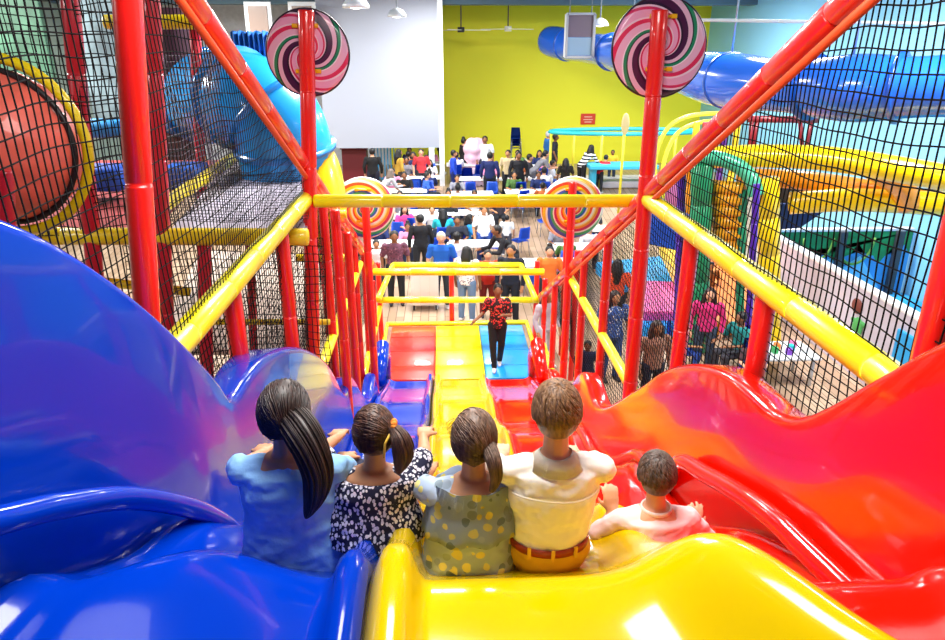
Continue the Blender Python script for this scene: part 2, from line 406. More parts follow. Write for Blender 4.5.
# second and third tier rails
def tier(X, a, b, lab):
    p, q = onX(*a, X), onX(*b, X); z = (p.z+q.z)/2; p.z = q.z = z
    beam('padded_rail', p, q, .055, YEL, lab, 'rail'); return z
tier(FL, (318, 372), (360, 266), 'second yellow padded rail down the left side of the slide')
tier(FR, (632, 392), (569, 273), 'second yellow padded rail down the right side of the slide')
tier(FL, (362, 374), (381, 310), 'third yellow padded rail down the left side of the slide')
tier(FR, (556, 382), (535, 322), 'third yellow padded rail down the right side of the slide')
# posts
def post(x, y, z0, z1, label, r=.058, grp=None, x1=None):
    return beam('padded_post', (x, y, z0), (x if x1 is None else x1, y, z1), r, RED, label, 'post', grp)
p0 = onY(146, 295, 2.75); p1 = onY(127, -5, 2.75)
p0 = p0+(p0-p1)*.35; p1 = p1+(p1-p0)*.12; post(p0.x, 2.75, p0.z, p1.z, 'tall near red padded post on the left, rising out of the picture', .05, x1=p1.x)
p0 = onY(928, 350, 2.35); p1 = onY(946, 240, 2.35)
post(p0.x+.02, 2.35, p0.z-1.0, p1.z+1.6, 'near red padded post at the right edge, behind the red wall', x1=p1.x+.02)
for px, py, lab in ((229, 275, 'thick red post under the left upper rail, nearest the blue wave'), (281, 232, 'second red post under the left upper rail beyond the blue wave')):
    p = onX(px, py, FL-.02); post(p.x, p.y, .0, rl-.06, lab)
for px, py, lab in ((766, 300, 'short thick red post under the right upper rail, nearest the red wave'), (692, 238, 'red post under the right upper rail, beyond the red wave top')):
    p = onX(px, py, FR+.02); post(p.x, p.y, .0, rr_-.06, lab)
# the lollipop posts
tl = onY(306, 10, PL.y); tr = onY(660, 10, PR.y)
bl = onY(313, 352, PL.y); br = onY(630, 390, PR.y)
def leanpost(b, t, lab):
    u = (t-b); k = b.z/u.z; b0 = b-u*k; return beam('padded_post', b0, t, .068, RED, lab, 'post')
leanpost(bl, tl, 'red post carrying the left pink and purple swirl lollipop')
leanpost(br, tr, 'red post carrying the right pink and purple swirl lollipop')
for i, D in enumerate((7.4, 8.6, 9.7, 10.8, 11.9, 13.0)):
    w = ('nearest', 'second', 'third', 'fourth', 'fifth', 'farthest')[i]
    for X, sd, zf in ((FL, 'left', zdL), (FR, 'right', zdR)):
        top = max(zf(D)-.05, 1.7) if D < 11 else 1.75
        post(X, D, 0, top, '%s of the red posts beyond the swirl lollipops, %s side' % (w, sd), .05)
for i, D in enumerate((8.0, 9.2, 10.3, 11.4, 12.5)):
    w = ('nearest', 'second', 'third', 'fourth', 'farthest')[i]
    for X, sd in ((FL-.55, 'left'), (FR+.45, 'right')):
        if sd == 'right' and i in (0, 2): continue
        post(X, D, 0, 2.4 if sd == 'right' else 3.0, '%s of the outer row of red posts on the %s of the slide' % (w, sd), .05)
p = onY(452, 330, 13.9); post(p.x, 13.9, 0, 1.35, 'short red post under the farthest crossbeam, beside the woman on the mat', .05)
p = onY(334, 200, 6.9); post(p.x, 6.9, 0, 4.1, 'red post just right of the left swirl lollipop post', .05)
p = onY(345, 200, 8.0); post(p.x, 8.0, 0, 3.6, 'thin red post left of the rainbow lollipop on the left', .05)
# lollipops
SW = swirl_mat('candy_swirl', [(0, 'f0a8cc'), (.16, 'f6d4e4'), (.20, 'e0285c'), (.30, 'f2b6d4'), (.46, 'f8e0ee'), (.49, '1e8a60'), (.56, '103c34'), (.59, 'eebbd6'), (.70, '4a1644'), (.84, '2c1030'), (.90, 'f2c8de'), (.94, 'd82860')], 2, -2.9)
RB = swirl_mat('rainbow_swirl', [(0, 'f6f0e0'), (.1, 'e8502c'), (.22, 'f6c828'), (.34, 'f6f0e0'), (.42, '2a62c0'), (.55, '38b06a'), (.66, 'f6f0e0'), (.72, 'd02a60'), (.84, 'f09a30'), (.94, 'f6e27a')], 1, -3.6)
CLIP = mat('f0b400', .4)
def lollipop(c, R, m, label, tilt=0):
    root = empty('lollipop_sign', c, label, 'lollipop sign')
    bm = bmesh.new(); n = 64
    prof = [(0, -.03), (R*.9, -.03), (R*.985, -.02), (R, 0), (R*.985, .02), (R*.9, .03), (0, .03)]
    rows = [[bm.verts.new((r*math.cos(2*PI*k/n), y, r*math.sin(2*PI*k/n))) for k in range(n)] if r else [bm.verts.new((0, y, 0))] for r, y in prof]
    for i in range(len(rows)-1):
        a, b = rows[i], rows[i+1]
        for k in range(n):
            if len(a) == 1: bm.faces.new((a[0], b[k], b[(k+1) % n]))
            elif len(b) == 1: bm.faces.new((a[k], a[(k+1) % n], b[0]))
            else: bm.faces.new((a[k], a[(k+1) % n], b[(k+1) % n], b[k]))
    link('candy_disc', bm, m, root)
    bm = bmesh.new(); tube(bm, [(R*math.cos(2*PI*k/48), 0, R*math.sin(2*PI*k/48)) for k in range(49)], .012, 6, cap=False); link('rim', bm, mat('301028' if m is SW else 'f4f0e8', .4), root)
    for zz in (.62*R, -.42*R):
        bm = bmesh.new()
        for s in (-1, 1): box(bm, (s*.085, -.045, zz), (.05, .03, .035), bev=.005)
        box(bm, (0, -.045, zz), (.2, .02, .02)); link('clip', bm, CLIP, root)
    return root
lollipop(onY(308, 53, PL.y+.09), .352, SW, 'pink, purple and green swirl lollipop on the left tall post')
lollipop(onY(659, 48, PR.y+.09), .385, SW, 'pink, purple and green swirl lollipop on the right tall post')
yl = onX(365, 207, FL).y; yr = onX(572, 207, FR).y; print('rainbow D', yl, yr)
yl = 9.7; yr = 9.4
for (px, yy, R, lab) in ((364, yl, .42, 'left'), (572, yr, .42, 'right')):
    c = onY(px, 208, yy+.08); lollipop(c, R, RB, 'smaller rainbow swirl lollipop seen under the top crossbeam, %s one' % lab)
    t = onY(px+1, 182 if px > 400 else 200, yy); post(t.x, yy, 0, t.z, 'red post carrying the %s rainbow lollipop' % lab, .055)
# ================================================================== NETS
def net(name, P, U, V, nu, nv, inside, label, r=.004, m=None, sag=.02, seed=0.0, sides=3, sub=1):
    """P origin, U and V full edge vectors, nu x nv cells; inside(u,v) clips"""
    bm = bmesh.new(); P, U, V = Vector(P), Vector(U), Vector(V); nrm = U.cross(V).normalized()
    def pt(u, v):
        q = P+U*u+V*v; w = noise.noise(Vector((q.x*1.3+seed, q.y*1.3, q.z*1.3))); w2 = noise.noise(Vector((q.x*3+seed, q.y*3+9, q.z*3)))
        w3 = noise.noise(Vector((q.x*2.2-seed, q.y*2.2+4, q.z*2.2+7)))
        return q+nrm*(w*sag*2.2)+U.normalized()*w2*sag+V.normalized()*w3*sag*1.6
    for (A, B, fl) in ((nu, nv, False), (nv, nu, True)):
        for i in range(A+1):
            run = []
            for j in range(B*sub+1):
                u, v = (i/A, j/(B*sub)) if not fl else (j/(B*sub), i/A)
                if inside(P+U*u+V*v): run.append(pt(u, v))
                else:
                    if len(run) > 1: tube(bm, run, r, sides, cap=False)
                    run = []
            if len(run) > 1: tube(bm, run, r, sides, cap=False)
    return tag(link(name, bm, m or mat('050507', .85, spec=.2)), label, 'net')
def in_r(p): return p.z < zdR(p.y)-.02 and p.z > min(interp(RPX, max(p.y, 0)), 4.2)-.1
net('safety_net', (FR, 1.4, 2.0), (0, 5.4, 0), (0, 0, 5.2), 112, 64, lambda p: p.z < zdR(p.y)-.02 and (p.z > rr_ ), 'black knotted safety net stretched above the right upper rail', seed=3)
net('safety_net', (FR+.05, 2.2, 1.4), (0, 9.0, 0), (0, 0, rr_-1.4), 150, 56, lambda p: p.z > CAMZ-interp(HB, p.y)-.1 and p.z < min(rr_, zdR(p.y)), 'black safety net hanging below the right upper rail', seed=5, r=.0036)
net('safety_net', (FL, 1.4, 2.0), (0, 5.2, 0), (0, 0, 5.2), 108, 70, lambda p: p.z < zdL(p.y)-.02 and p.z > rl, 'black knotted safety net stretched above the left upper rail', r=.0032, seed=8)
net('safety_net', (FL-.05, 2.4, 1.4), (0, 8.8, 0), (0, 0, rl-1.4), 146, 56, lambda p: p.z > CAMZ-interp(HB, p.y)-.1 and p.z < min(rl, zdL(p.y)), 'black safety net hanging below the left upper rail', seed=12, r=.0036)
# ================================================================== CHILDREN
SKIN = mat('c98f68', .55, var=.06, vscale=12); SKIN_L = mat('e0a884', .55, var=.06, vscale=12)
EYEW = mat('f4f2ee', .2); EYED = mat('2a1a10', .2)
def hair_mat(h, h2):
    m, nt, b = new_nodes('hair_'+h, .5); b.inputs['Specular IOR Level'].default_value = .6
    tc = nt.nodes.new('ShaderNodeTexCoord'); mp = nt.nodes.new('ShaderNodeMapping'); mp.inputs['Scale'].default_value = (90, 40, 14)
    n = nt.nodes.new('ShaderNodeTexNoise'); n.inputs['Scale'].default_value = 1.5; n.inputs['Detail'].default_value = 5
    nt.links.new(tc.outputs['Object'], mp.inputs[0]); nt.links.new(mp.outputs[0], n.inputs['Vector'])
    r = ramp(nt, [(.35, h), (.68, h2)], False); nt.links.new(n.outputs[0], r.inputs[0]); nt.links.new(r.outputs[0], b.inputs['Base Color'])
    bp = nt.nodes.new('ShaderNodeBump'); bp.inputs['Strength'].default_value = .35; bp.inputs['Distance'].default_value = .003
    nt.links.new(n.outputs[0], bp.inputs['Height']); nt.links.new(bp.outputs[0], b.inputs['Normal']); return m
def wrinkle(me, amp, sc, seed=0, zonly=9):
    for v in me.vertices:
        q = v.co; n = noise.noise(Vector((q.x*sc+seed, q.y*sc, q.z*sc*1.7)))+.5*noise.noise(Vector((q.x*sc*2.3, q.y*sc*2.3+seed, q.z*sc*3)))
        v.co = v.co + v.normal*n*amp*(1 if q.z < zonly else .15)
    me.update()
def loft(bm, rings, n=20):
    R = []
    for c, rx, ry in rings:
        R.append([bm.verts.new(Vector(c)+Vector((rx*math.cos(2*PI*k/n), ry*math.sin(2*PI*k/n), 0))) for k in range(n)])
    for a, b in zip(R, R[1:]):
        for k in range(n): bm.faces.new((a[k], a[(k+1) % n], b[(k+1) % n], b[k]))
    bm.faces.new(R[0]); bm.faces.new(R[-1])
def hand(bm, wrist, d, up, s, curl=.5, side=1):
    """palm, four unequal curled fingers and a thumb; d points along the forearm, up is the back of the hand"""
    d = d.normalized(); lat = d.cross(up).normalized()*side; up = lat.cross(d).normalized()*side
    palm = wrist+d*.035*s
    cap(bm, wrist+d*.004, .016*s, wrist+d*.02*s, .018*s, 8)
    for k in range(4): cap(bm, wrist+d*.012*s+lat*(-.012+.008*k)*s, .0125*s, wrist+d*.056*s+lat*(-.022+.0145*k)*s, .0095*s, 8)
    for k, L in enumerate((.036, .044, .048, .042)):
        b = wrist+d*.058*s+lat*(-.023+.0152*k)*s; ang = 0; p = b
        dd = (d+lat*(-.14+.09*k)).normalized()
        for j, f in enumerate((.45, .3, .25)):
            ang += curl*(.5+.35*j); q = p+(dd*math.cos(ang)-up*math.sin(ang))*L*s*f*1.35
            cap(bm, p, (.0072-.0007*j)*s, q, (.0068-.0008*j)*s, 8); p = q
    b = wrist+d*.022*s+lat*.017*s; q = b+(d*.6+lat*.8-up*.2).normalized()*.026*s; cap(bm, b, .0095*s, q, .0078*s, 8)
    cap(bm, q, .0078*s, q+(d*.9+lat*.35-up*.35).normalized()*.022*s, .0062*s, 8)
def kid(name_label, hip, head, s=1.0, skin=SKIN, shw=.135, arms=None, headturn=0.0, headtilt=0.0, legsdrop=.28, feet=True):
    """hip, head: world points. returns dict of local joints, root and body"""
    root = empty('child', hip, name_label, 'person')
    H = Vector(head)-Vector(hip)
    R = Matrix.Rotation(headturn, 3, 'Z') @ Matrix.Rotation(headtilt, 3, 'X')
    neck = H+Vector((0, -.012, -.098*s)); base = Vector((neck.x*.85, neck.y-.012, neck.z-.035*s))
    pel = Vector((0, 0, .085*s)); chest = pel.lerp(base, .62)+Vector((0, -.01, 0))
    bm = bmesh.new()
    loft(bm, [((0, .0, .0), .08*s, .06*s), ((0, 0, .03), .096*s, .074*s), (pel, .10*s, .076*s), (pel.lerp(base, .35), .098*s, .07*s), (pel.lerp(base, .62), .115*s, .078*s), (pel.lerp(base, .88), .11*s, .066*s), (base, .06*s, .05*s)])
    sh = {k: base+Vector((k*shw*s, 0, -.058*s)) for k in (-1, 1)}
    cap(bm, sh[-1]+Vector((.02, 0, 0)), .04*s, sh[1]-Vector((.02, 0, 0)), .04*s)
    cap(bm, base-Vector((0, 0, .02)), .042*s, H-Vector((0, .005, .05*s)), .037*s)
    hd = bmesh.new()
    s0 = s; s = s*.9
    ball(bm, H, (.072*s, .086*s, .094*s), 24, R)
    ball(bm, H+R@Vector((0, .025, -.045))*s, (.05*s, .055*s, .05*s), 16, R)
    cap(bm, H+R@Vector((0, .078, .0))*s, .008*s, H+R@Vector((0, .098, -.022))*s, .011*s, 8)
    for sd in (-1, 1): cap(bm, H+R@Vector((sd*.012, .083, -.05))*s, .006*s, H+R@Vector((0, .087, -.05))*s, .007*s, 8)
    for sd in (-1, 1):
        c = H+R@Vector((sd*.075, .0, -.012))*s
        ball(bm, c, (.010*s, .018*s, .027*s), 12, R @ Matrix.Rotation(-sd*.35, 3, 'Z'))
    s = s0; j = dict(H=H, R=R, neck=neck, base=base, pel=pel, chest=chest, sh=sh, s=s, root=root)
    for sd in (-1, 1):
        el, wr, d, up = arms[sd]
        el, wr = Vector(el), Vector(wr)
        chain(bm, [sh[sd], el, wr], [.036*s, .027*s, .019*s])
        hand(bm, wr, Vector(d), Vector(up), s*1.05, .55, sd)
        kn = Vector((sd*.095*s, .33*s, .115*s-legsdrop*.25)); an = Vector((sd*.085*s, .62*s, .02*s-legsdrop))
        j['kn%d' % sd] = kn; j['an%d' % sd] = an; j['el%d' % sd] = el; j['wr%d' % sd] = wr
        chain(bm, [Vector((sd*.06*s, .02, .07*s)), kn, an], [.07*s, .047*s, .03*s])
        chain(bm, [an+Vector((0, -.01, -.02)), an+Vector((0, .07*s, -.02))], [.026*s, .022*s])
    body = link('body', fuse(bm, 'body', .0065, 2), skin, root)
    hd.free()
    for sd in (-1, 1):
        bm = bmesh.new(); c = H+R@Vector((sd*.028, .074, .002))*s*.9; ball(bm, c, .0115*s, 12); e = link('eye', bm, EYEW, root)
        bm = bmesh.new(); ball(bm, c+R@Vector((0, .0075, 0))*s, .0068*s, 10); link('iris', bm, EYED, e)
    return j
def shirt(j, m, name='shirt', low=-.01, ry=.02, sleeve=.5, flare=0, amp=.005, seed=1, neckr=.05, wide=1.0, vox=.0065, top=.0, slr=1.0):
    s, pel, base, sh = j['s'], j['pel'], j['base'], j['sh']; bm = bmesh.new()
    g = .016
    r = [((0, 0, low), (.112+flare)*s*wide, (.088+flare*.6)*s), ((0, -.003, .05), (.125+flare*.7)*s*wide, .098*s), (pel.lerp(base, .3), (.118+flare*.3)*s*wide, .088*s), (pel.lerp(base, .6), .134*s*wide, .096*s), (pel.lerp(base, .85), .132*s*wide, .084*s), (base+Vector((0, 0, -.028*s)), (.085)*s*wide, .066*s), (base+Vector((0, 0, top*s)), neckr*s, neckr*.95*s)]
    if low > .05: del r[1]
    loft(bm, r, 28)
    for sd in (-1, 1):
        cap(bm, sh[sd]-Vector((sd*.06, 0, -.008)), .050*s, sh[sd], .044*s)
        el, wr = j['el%d' % sd], j['wr%d' % sd]
        if sleeve <= 1: cap(bm, sh[sd], .043*s*slr, sh[sd].lerp(el, sleeve), .042*s*slr)
        else:
            cap(bm, sh[sd], .043*s*slr, el, .038*s*slr); cap(bm, el, .040*s*slr, el.lerp(wr, sleeve-1), .031*s*slr)
    me = fuse(bm, name, vox, 3); wrinkle(me, amp, 16, seed, base.z-.05)
    return link(name, me, m, j['root'])
def legs_cloth(j, m, name='trousers', full=True, seed=2, tall=False):
    s = j['s']; bm = bmesh.new()
    loft(bm, [((0, 0, -.012), .09*s, .07*s), ((0, 0, .03), .112*s, .085*s), (j['pel']+Vector((0, 0, .02)), .118*s, .088*s)]+([(j['pel']+Vector((0, 0, .05)), .118*s, .088*s)] if tall else []), 24)
    for sd in (-1, 1):
        chain(bm, [Vector((sd*.06*s, .02, .068*s)), j['kn%d' % sd], j['kn%d' % sd].lerp(j['an%d' % sd], .9 if full else .1)], [.08*s, .058*s, .042*s])
    me = fuse(bm, name, .008, 3); wrinkle(me, .004, 14, seed); return link(name, me, m, j['root'])
def shoes(j, m):
    for sd in (-1, 1):
        bm = bmesh.new(); a = j['an%d' % sd]; chain(bm, [a+Vector((0, -.015, -.028)), a+Vector((0, .06, -.034)), a+Vector((0, .1, -.036))], [.034, .036, .028]); link('sock', bm, m, j['root'])
def hair_cap(j, m, root_pt=None, short=False, n=300, seed=1, crown=(0, -.03, .085), vol=1.0, lowz=-.07):
    """scalp shell plus laid strands; root_pt = where gathered hair meets (head-local)"""
    rnd = random.Random(seed); s, H, R = j['s']*.9, j['H'], j['R']; bm = bmesh.new()
    ax = Vector((.078, .092, .100))*s*vol
    # shell: sphere without the face and below the nape
    bmesh.ops.create_uvsphere(bm, u_segments=40, v_segments=28, radius=1)
    kill = []
    for v in bm.verts:
        q = v.co
        cut = (q.y > .62 and q.z < .45) or (q.z < lowz/.1) or (q.y > .12 and q.z < .12) or (abs(q.x) > .8 and q.z < -.05 and q.y > -.25)
        if cut: kill.append(v)
    bmesh.ops.delete(bm, geom=kill, context='VERTS')
    for v in bm.verts:
        q = v.co.copy(); w = 1+.02*noise.noise(q*3+Vector((seed, 0, 0)))
        taper = 1-.10*max(0, -q.z-.1) if short else 1-.06*max(0, -q.z-.2)
        v.co = H + R@Vector((q.x*ax.x*w*taper, q.y*ax.y*w*taper, q.z*ax.z*w))
    r = bmesh.ops.solidify(bm, geom=list(bm.faces), thickness=.006)
    cr = Vector(crown)
    def surf(d, k=1.0):
        d = d.normalized(); t = 1/math.sqrt((d.x/ax.x)**2+(d.y/ax.y)**2+(d.z/ax.z)**2); return d*t*k
    for i in range(n):
        if short:
            a = rnd.uniform(0, 2*PI); th0 = rnd.uniform(.0, 1.5); L = rnd.uniform(.3, .5)
            d0 = Vector((math.cos(a)*math.sin(th0), math.sin(a)*math.sin(th0)-.25, math.cos(th0)))
            th1 = th0+L; a1 = a+rnd.uniform(.1, .4)
            d1 = Vector((math.cos(a1)*math.sin(th1), math.sin(a1)*math.sin(th1)-.25, math.cos(th1)))
            if d1.normalized().y > .3 and d1.normalized().z < .25: continue
            if d1.normalized().z < -.62: continue
            pts = [surf(d0.lerp(d1, t), 1.0+.03*math.sin(t*PI)+(.035*rnd.random() if t > .8 else .0)) for t in (0, .25, .5, .75, 1)]
            tube(bm, [H+R@p for p in pts], [.001, .0022, .0022, .0017, .0004], 4)
        else:
            a = rnd.uniform(0, 2*PI); th = rnd.uniform(.25, 1.0)*PI*.62
            d0 = Vector((math.sin(a)*math.sin(th), math.cos(a)*math.sin(th), math.cos(th)))
            if d0.y > .5 and d0.z < .3: continue
            d1 = Vector(root_pt).normalized()
            k0 = rnd.uniform(1.0, 1.02); pts = []
            for t in (0, .15, .3, .45, .6, .75, .9, 1):
                d = d0.lerp(d1, t)
                if d.length < .05: d = Vector((0, -.1, .1))
                pts.append(surf(d, k0+.02*math.sin(t*PI)))
            tube(bm, [H+R@p for p in pts], [.0006]+[.0019]*5+[.0016, .001], 3)
    return link('hair', bm, m, j['root'])
def ponytail(j, pts, rad, m, name='ponytail', n=60, seed=3, world=True):
    rnd = random.Random(seed); o = j['root'].location; bm = bmesh.new()
    P = smooth_path([Vector(p)-o for p in pts], 5); k = len(P); RR = [interp([(i/(len(rad)-1), r) for i, r in enumerate(rad)], q/(k-1)) for q in range(k)]
    tube(bm, P, [r*.93 for r in RR], 16)
    FR_ = []; pu = None
    for q in range(k):
        d = (P[min(q+1, k-1)]-P[max(q-1, 0)]).normalized()
        u = frame(d)[0] if pu is None else (pu-d*pu.dot(d)).normalized()
        pu = u; FR_.append((u, u.cross(d).normalized()))
    for i in range(n):
        a = rnd.uniform(0, 2*PI); rr = rnd.uniform(.75, 1.08); e = rnd.randint(k-3, k)
        pp = []
        for q in range(e):
            u, v = FR_[q]; aa = a+q*.03
            pp.append(P[q]+(u*math.cos(aa)+v*math.sin(aa))*RR[q]*rr)
        if len(pp) > 2: tube(bm, pp, [.0015]*(len(pp)-2)+[.001, .0004], 3)
    return link(name, bm, m, j['root'])
def seat(px, D, red=False, X=None):
    X = onY(px, 545, D).x; z = (zred if red else (zyel if px > 400 else zblu))(X, D); return Vector((X, D, z+.004))
# ---- girl in light blue shirt
DS = 1.97
h = seat(294, DS); hd = onY(284, 411, DS+.05); print('kid1', h, hd)
j = kid('girl with a long dark ponytail and light blue shirt sitting on the blue slide', h, hd, 1.06, SKIN, arms={-1: ((-.185, .12, .30), (-.16, .30, .24), (0, 1, -.1), (0, .1, 1)), 1: ((.17, .10, .30), (.14, .28, .22), (0, 1, -.2), (0, .2, 1))}, headturn=-.15)
cap_m = mat('8cc0f0', .75, var=.12, vscale=9, bump=.2, bscale=30)
shirt(j, cap_m, sleeve=1.15, seed=4, amp=.006, wide=1.12, slr=1.12, flare=.03)
legs_cloth(j, mat('33538c', .8)); shoes(j, mat('e8e8ee', .8))
HM1 = hair_mat('1a0f0c', '40281f')
hair_cap(j, HM1, (.35, -.8, -.30), seed=2, vol=1.08, crown=(0, 0, .1), n=520)
ponytail(j, [onY(294, 420, DS+.0), onY(303, 434, DS-.05), onY(313, 455, DS-.09), onY(318, 476, DS-.11), onY(314, 498, DS-.12), onY(306, 518, DS-.115)], [.05, .054, .05, .044, .03, .004], HM1, n=380)
bm = bmesh.new(); p = onY(300, 431, DS-.035)-h; tube(bm, [p+Vector((.036*math.cos(a), -.012*math.sin(a), .036*math.sin(a))) for a in [2*PI*k/20 for k in range(21)]], .008, 6, cap=False); link('hair_band', bm, mat('201820', .6), j['root'])
# ---- girl in navy flecked dress
h = seat(373, DS+.02); hd = onY(374, 431, DS+.07)
j = kid('girl in a navy and white flecked dress, side ponytail tied with an orange scrunchie', h, hd, .93, SKIN, shw=.13, arms={-1: ((-.17, .10, .26), (-.14, .28, .2), (0, 1, -.1), (0, .1, 1)), 1: ((.18, .10, .24), (.17, .27, .20), (.1, 1, 0), (0, .1, 1))}, headturn=.1)
NV = fleck_mat('navy_flecks', '141638', ['f2eef2', 'd8d4e2', 'f0e4ec', 'e0dcea'], 88, .46, stretch=(1, 1, .7))
shirt(j, NV, 'dress', sleeve=.75, seed=9, amp=.005, flare=.06, wide=1.15, neckr=.062, top=-.012, slr=1.1)
legs_cloth(j, mat('161a38', .8)); shoes(j, mat('e6e6ea', .8))
HM2 = hair_mat('36201a', '6a4632')
hair_cap(j, HM2, (.85, -.5, -.05), seed=5, vol=1.06, n=520)
sc_ = onY(393, 428, DS+.03)
ponytail(j, [sc_, onY(401, 440, DS-.01), onY(403, 455, DS-.02), onY(398, 474, DS-.03)], [.016, .03, .032, .006], HM2, n=150, seed=7)
bm = bmesh.new()
for k in range(12):
    a = 2*PI*k/12; ball(bm, sc_-h+Vector((.004, .016*math.cos(a), .022*math.sin(a))), .011, 8)
link('scrunchie', bm, mat('f08a28', .8, bump=.4, bscale=80), j['root'])
bm = bmesh.new(); tube(bm, [onY(390, 434, DS)-h, onY(385, 444, DS-.01)-h, onY(384, 458, DS-.02)-h], .004, 6); link('ribbon', bm, mat('f0c040', .6), j['root'])
# ---- girl in grey green floral dress
DY = 1.93
h = seat(468, DY); hd = onY(474, 437, DY+.05)
j = kid('girl in a grey-green dress with yellow flowers sitting on the yellow slide', h, hd, .98, SKIN, shw=.13, arms={-1: ((-.17, .10, .27), (-.13, .28, .2), (0, 1, -.1), (0, .1, 1)), 1: ((.16, .10, .26), (.13, .27, .20), (0, 1, 0), (0, .1, 1))}, headturn=-.05, headtilt=-.12)
FLW = fleck_mat('yellow_flowers', 'a8b8cc', ['f0e488', 'dccf74', 'b8c4d0', '93a0ac', 'e4dc8c', '7c8c94'], 26, .42, stretch=(1, 1, 1))
shirt(j, FLW, 'dress', sleeve=.7, seed=19, amp=.006, flare=.035, wide=1.08, neckr=.075, top=-.04, slr=1.12)
bm = bmesh.new(); s_ = j['s']; zz = j['pel'].lerp(j['base'], .34)
rows = []
for k, (t, rr) in enumerate(((.95, .125), (.6, .15), (.38, .158), (.30, .16), (.28, .152))):
    c = j['pel'].lerp(j['base'], t); rows.append([bm.verts.new(c+Vector(((rr+(.006*math.sin(a*9) if k > 1 else 0))*math.cos(a)*s_, (rr*.72+(.006*math.sin(a*9) if k > 1 else 0))*math.sin(a)*s_, .004*math.sin(a*7)))) for a in [2*PI*q/72 for q in range(72)]])
for a, b in zip(rows, rows[1:]):
    for q in range(72): bm.faces.new((a[q], a[(q+1) % 72], b[(q+1) % 72], b[q]))
bmesh.ops.solidify(bm, geom=list(bm.faces), thickness=.004); link('ruffle', bm, FLW, j['root'])
legs_cloth(j, mat('7f8b80', .8), 'skirt', False); shoes(j, mat('e6e6ea', .8))
HM3 = hair_mat('4c3424', '80604a')
hair_cap(j, HM3, (.55, -.6, -.45), seed=8, vol=1.06, n=520, lowz=-.08)
ponytail(j, [onY(488, 447, DY), onY(494, 462, DY-.06), onY(496, 478, DY-.07), onY(491, 492, DY-.08)], [.026, .022, .017, .006], HM3, 'braid', n=120, seed=17)
bm = bmesh.new(); rnd = random.Random(4)
for i in range(8):
    a = onY(453+rnd.uniform(0, 6), 422+rnd.uniform(-6, 12), DY+.04)-h; b = a+Vector((rnd.uniform(-.03, -.01), 0, rnd.uniform(-.07, -.03))); tube(bm, [a, a.lerp(b, .5)+Vector((-.012, 0, 0)), b], [.0008, .0008, .0003], 3)
link('loose_strands', bm, HM3, j['root'])
# ---- boy in white shirt
h = seat(548, DY-.0); hd = onY(557, 410, DY+.03)
j = kid('boy in a white collared shirt and brown belt sitting on the yellow slide', h, hd, 1.06, SKIN_L, shw=.142, arms={-1: ((-.175, .14, .30), (-.13, .31, .24), (0, 1, 0), (0, .1, 1)), 1: ((.175, .15, .30), (.13, .32, .22), (0, 1, 0), (0, .1, 1))})
WS = mat('fbf6ea', .75, var=.03, vscale=5, bump=.15, bscale=18)
shirt(j, WS, sleeve=1.5, seed=23, amp=.006, low=.118, wide=1.06, slr=1.05)
bm = bmesh.new(); b = j['base']
rows = []
for (dz, r) in ((-.035, .07), (-.008, .055), (.008, .048), (.004, .054), (-.034, .090)):
    rows.append([bm.verts.new(b+Vector((0, -.004, dz*1.06))+Vector((r*math.cos(a), r*.9*math.sin(a), .004*math.cos(2*a)))*1.06) for a in [2*PI*q/40 for q in range(40)]])
for a, c in zip(rows, rows[1:]):
    for q in range(40): bm.faces.new((a[q], a[(q+1) % 40], c[(q+1) % 40], c[q]))
bmesh.ops.solidify(bm, geom=list(bm.faces), thickness=.003); link('collar', bm, WS, j['root'])
bm = bmesh.new(); c = j['pel'].lerp(j['base'], .68); rows = []
for dz, k in ((-.004, 1), (.0, 1.03), (.004, 1)): rows.append([bm.verts.new(c+Vector((.150*k*math.cos(a), .1085*k*math.sin(a), dz+.004*math.cos(3*a)))) for a in [PI+.25+(PI-.5)*q/30 for q in range(31)]])
for a, d in zip(rows, rows[1:]):
    for q in range(30): bm.faces.new((a[q], a[q+1], d[q+1], d[q]))
link('yoke_seam', bm, WS, j['root'])
legs_cloth(j, mat('e8b21c', .75, var=.08), tall=True); shoes(j, mat('e6e6ea', .8))
def ell_band(c, rx, ry, w, t, m, name, par):
    bm = bmesh.new(); rows = []
    for dz, k in ((-w/2, 0), (-w/2, t), (w/2, t), (w/2, 0)): rows.append([bm.verts.new(Vector(c)+Vector(((rx+k)*math.cos(a), (ry+k)*math.sin(a), dz))) for a in [2*PI*q/48 for q in range(48)]])
    rows.append(rows[0])
    for a, d in zip(rows, rows[1:]):
        for q in range(48): bm.faces.new((a[q], a[(q+1) % 48], d[(q+1) % 48], d[q]))
    return link(name, bm, m, par)
ell_band((0, 0, .128), .126, .098, .026, .006, mat('9c2e10', .4, var=.1), 'belt', j['root'])
for x in (-.075, 0, .075):
    bm = bmesh.new(); y = -.108*math.sqrt(max(0, 1-(x/.136)**2))-.004; box(bm, (x, y+.004, .128), (.012, .006, .042), bev=.002); link('belt_loop', bm, mat('e8b21c', .75, var=.08), j['root'])
HM4 = hair_mat('59391f', '9a7048')
hair_cap(j, HM4, None, True, 1000, seed=12, vol=1.04, lowz=-.075)
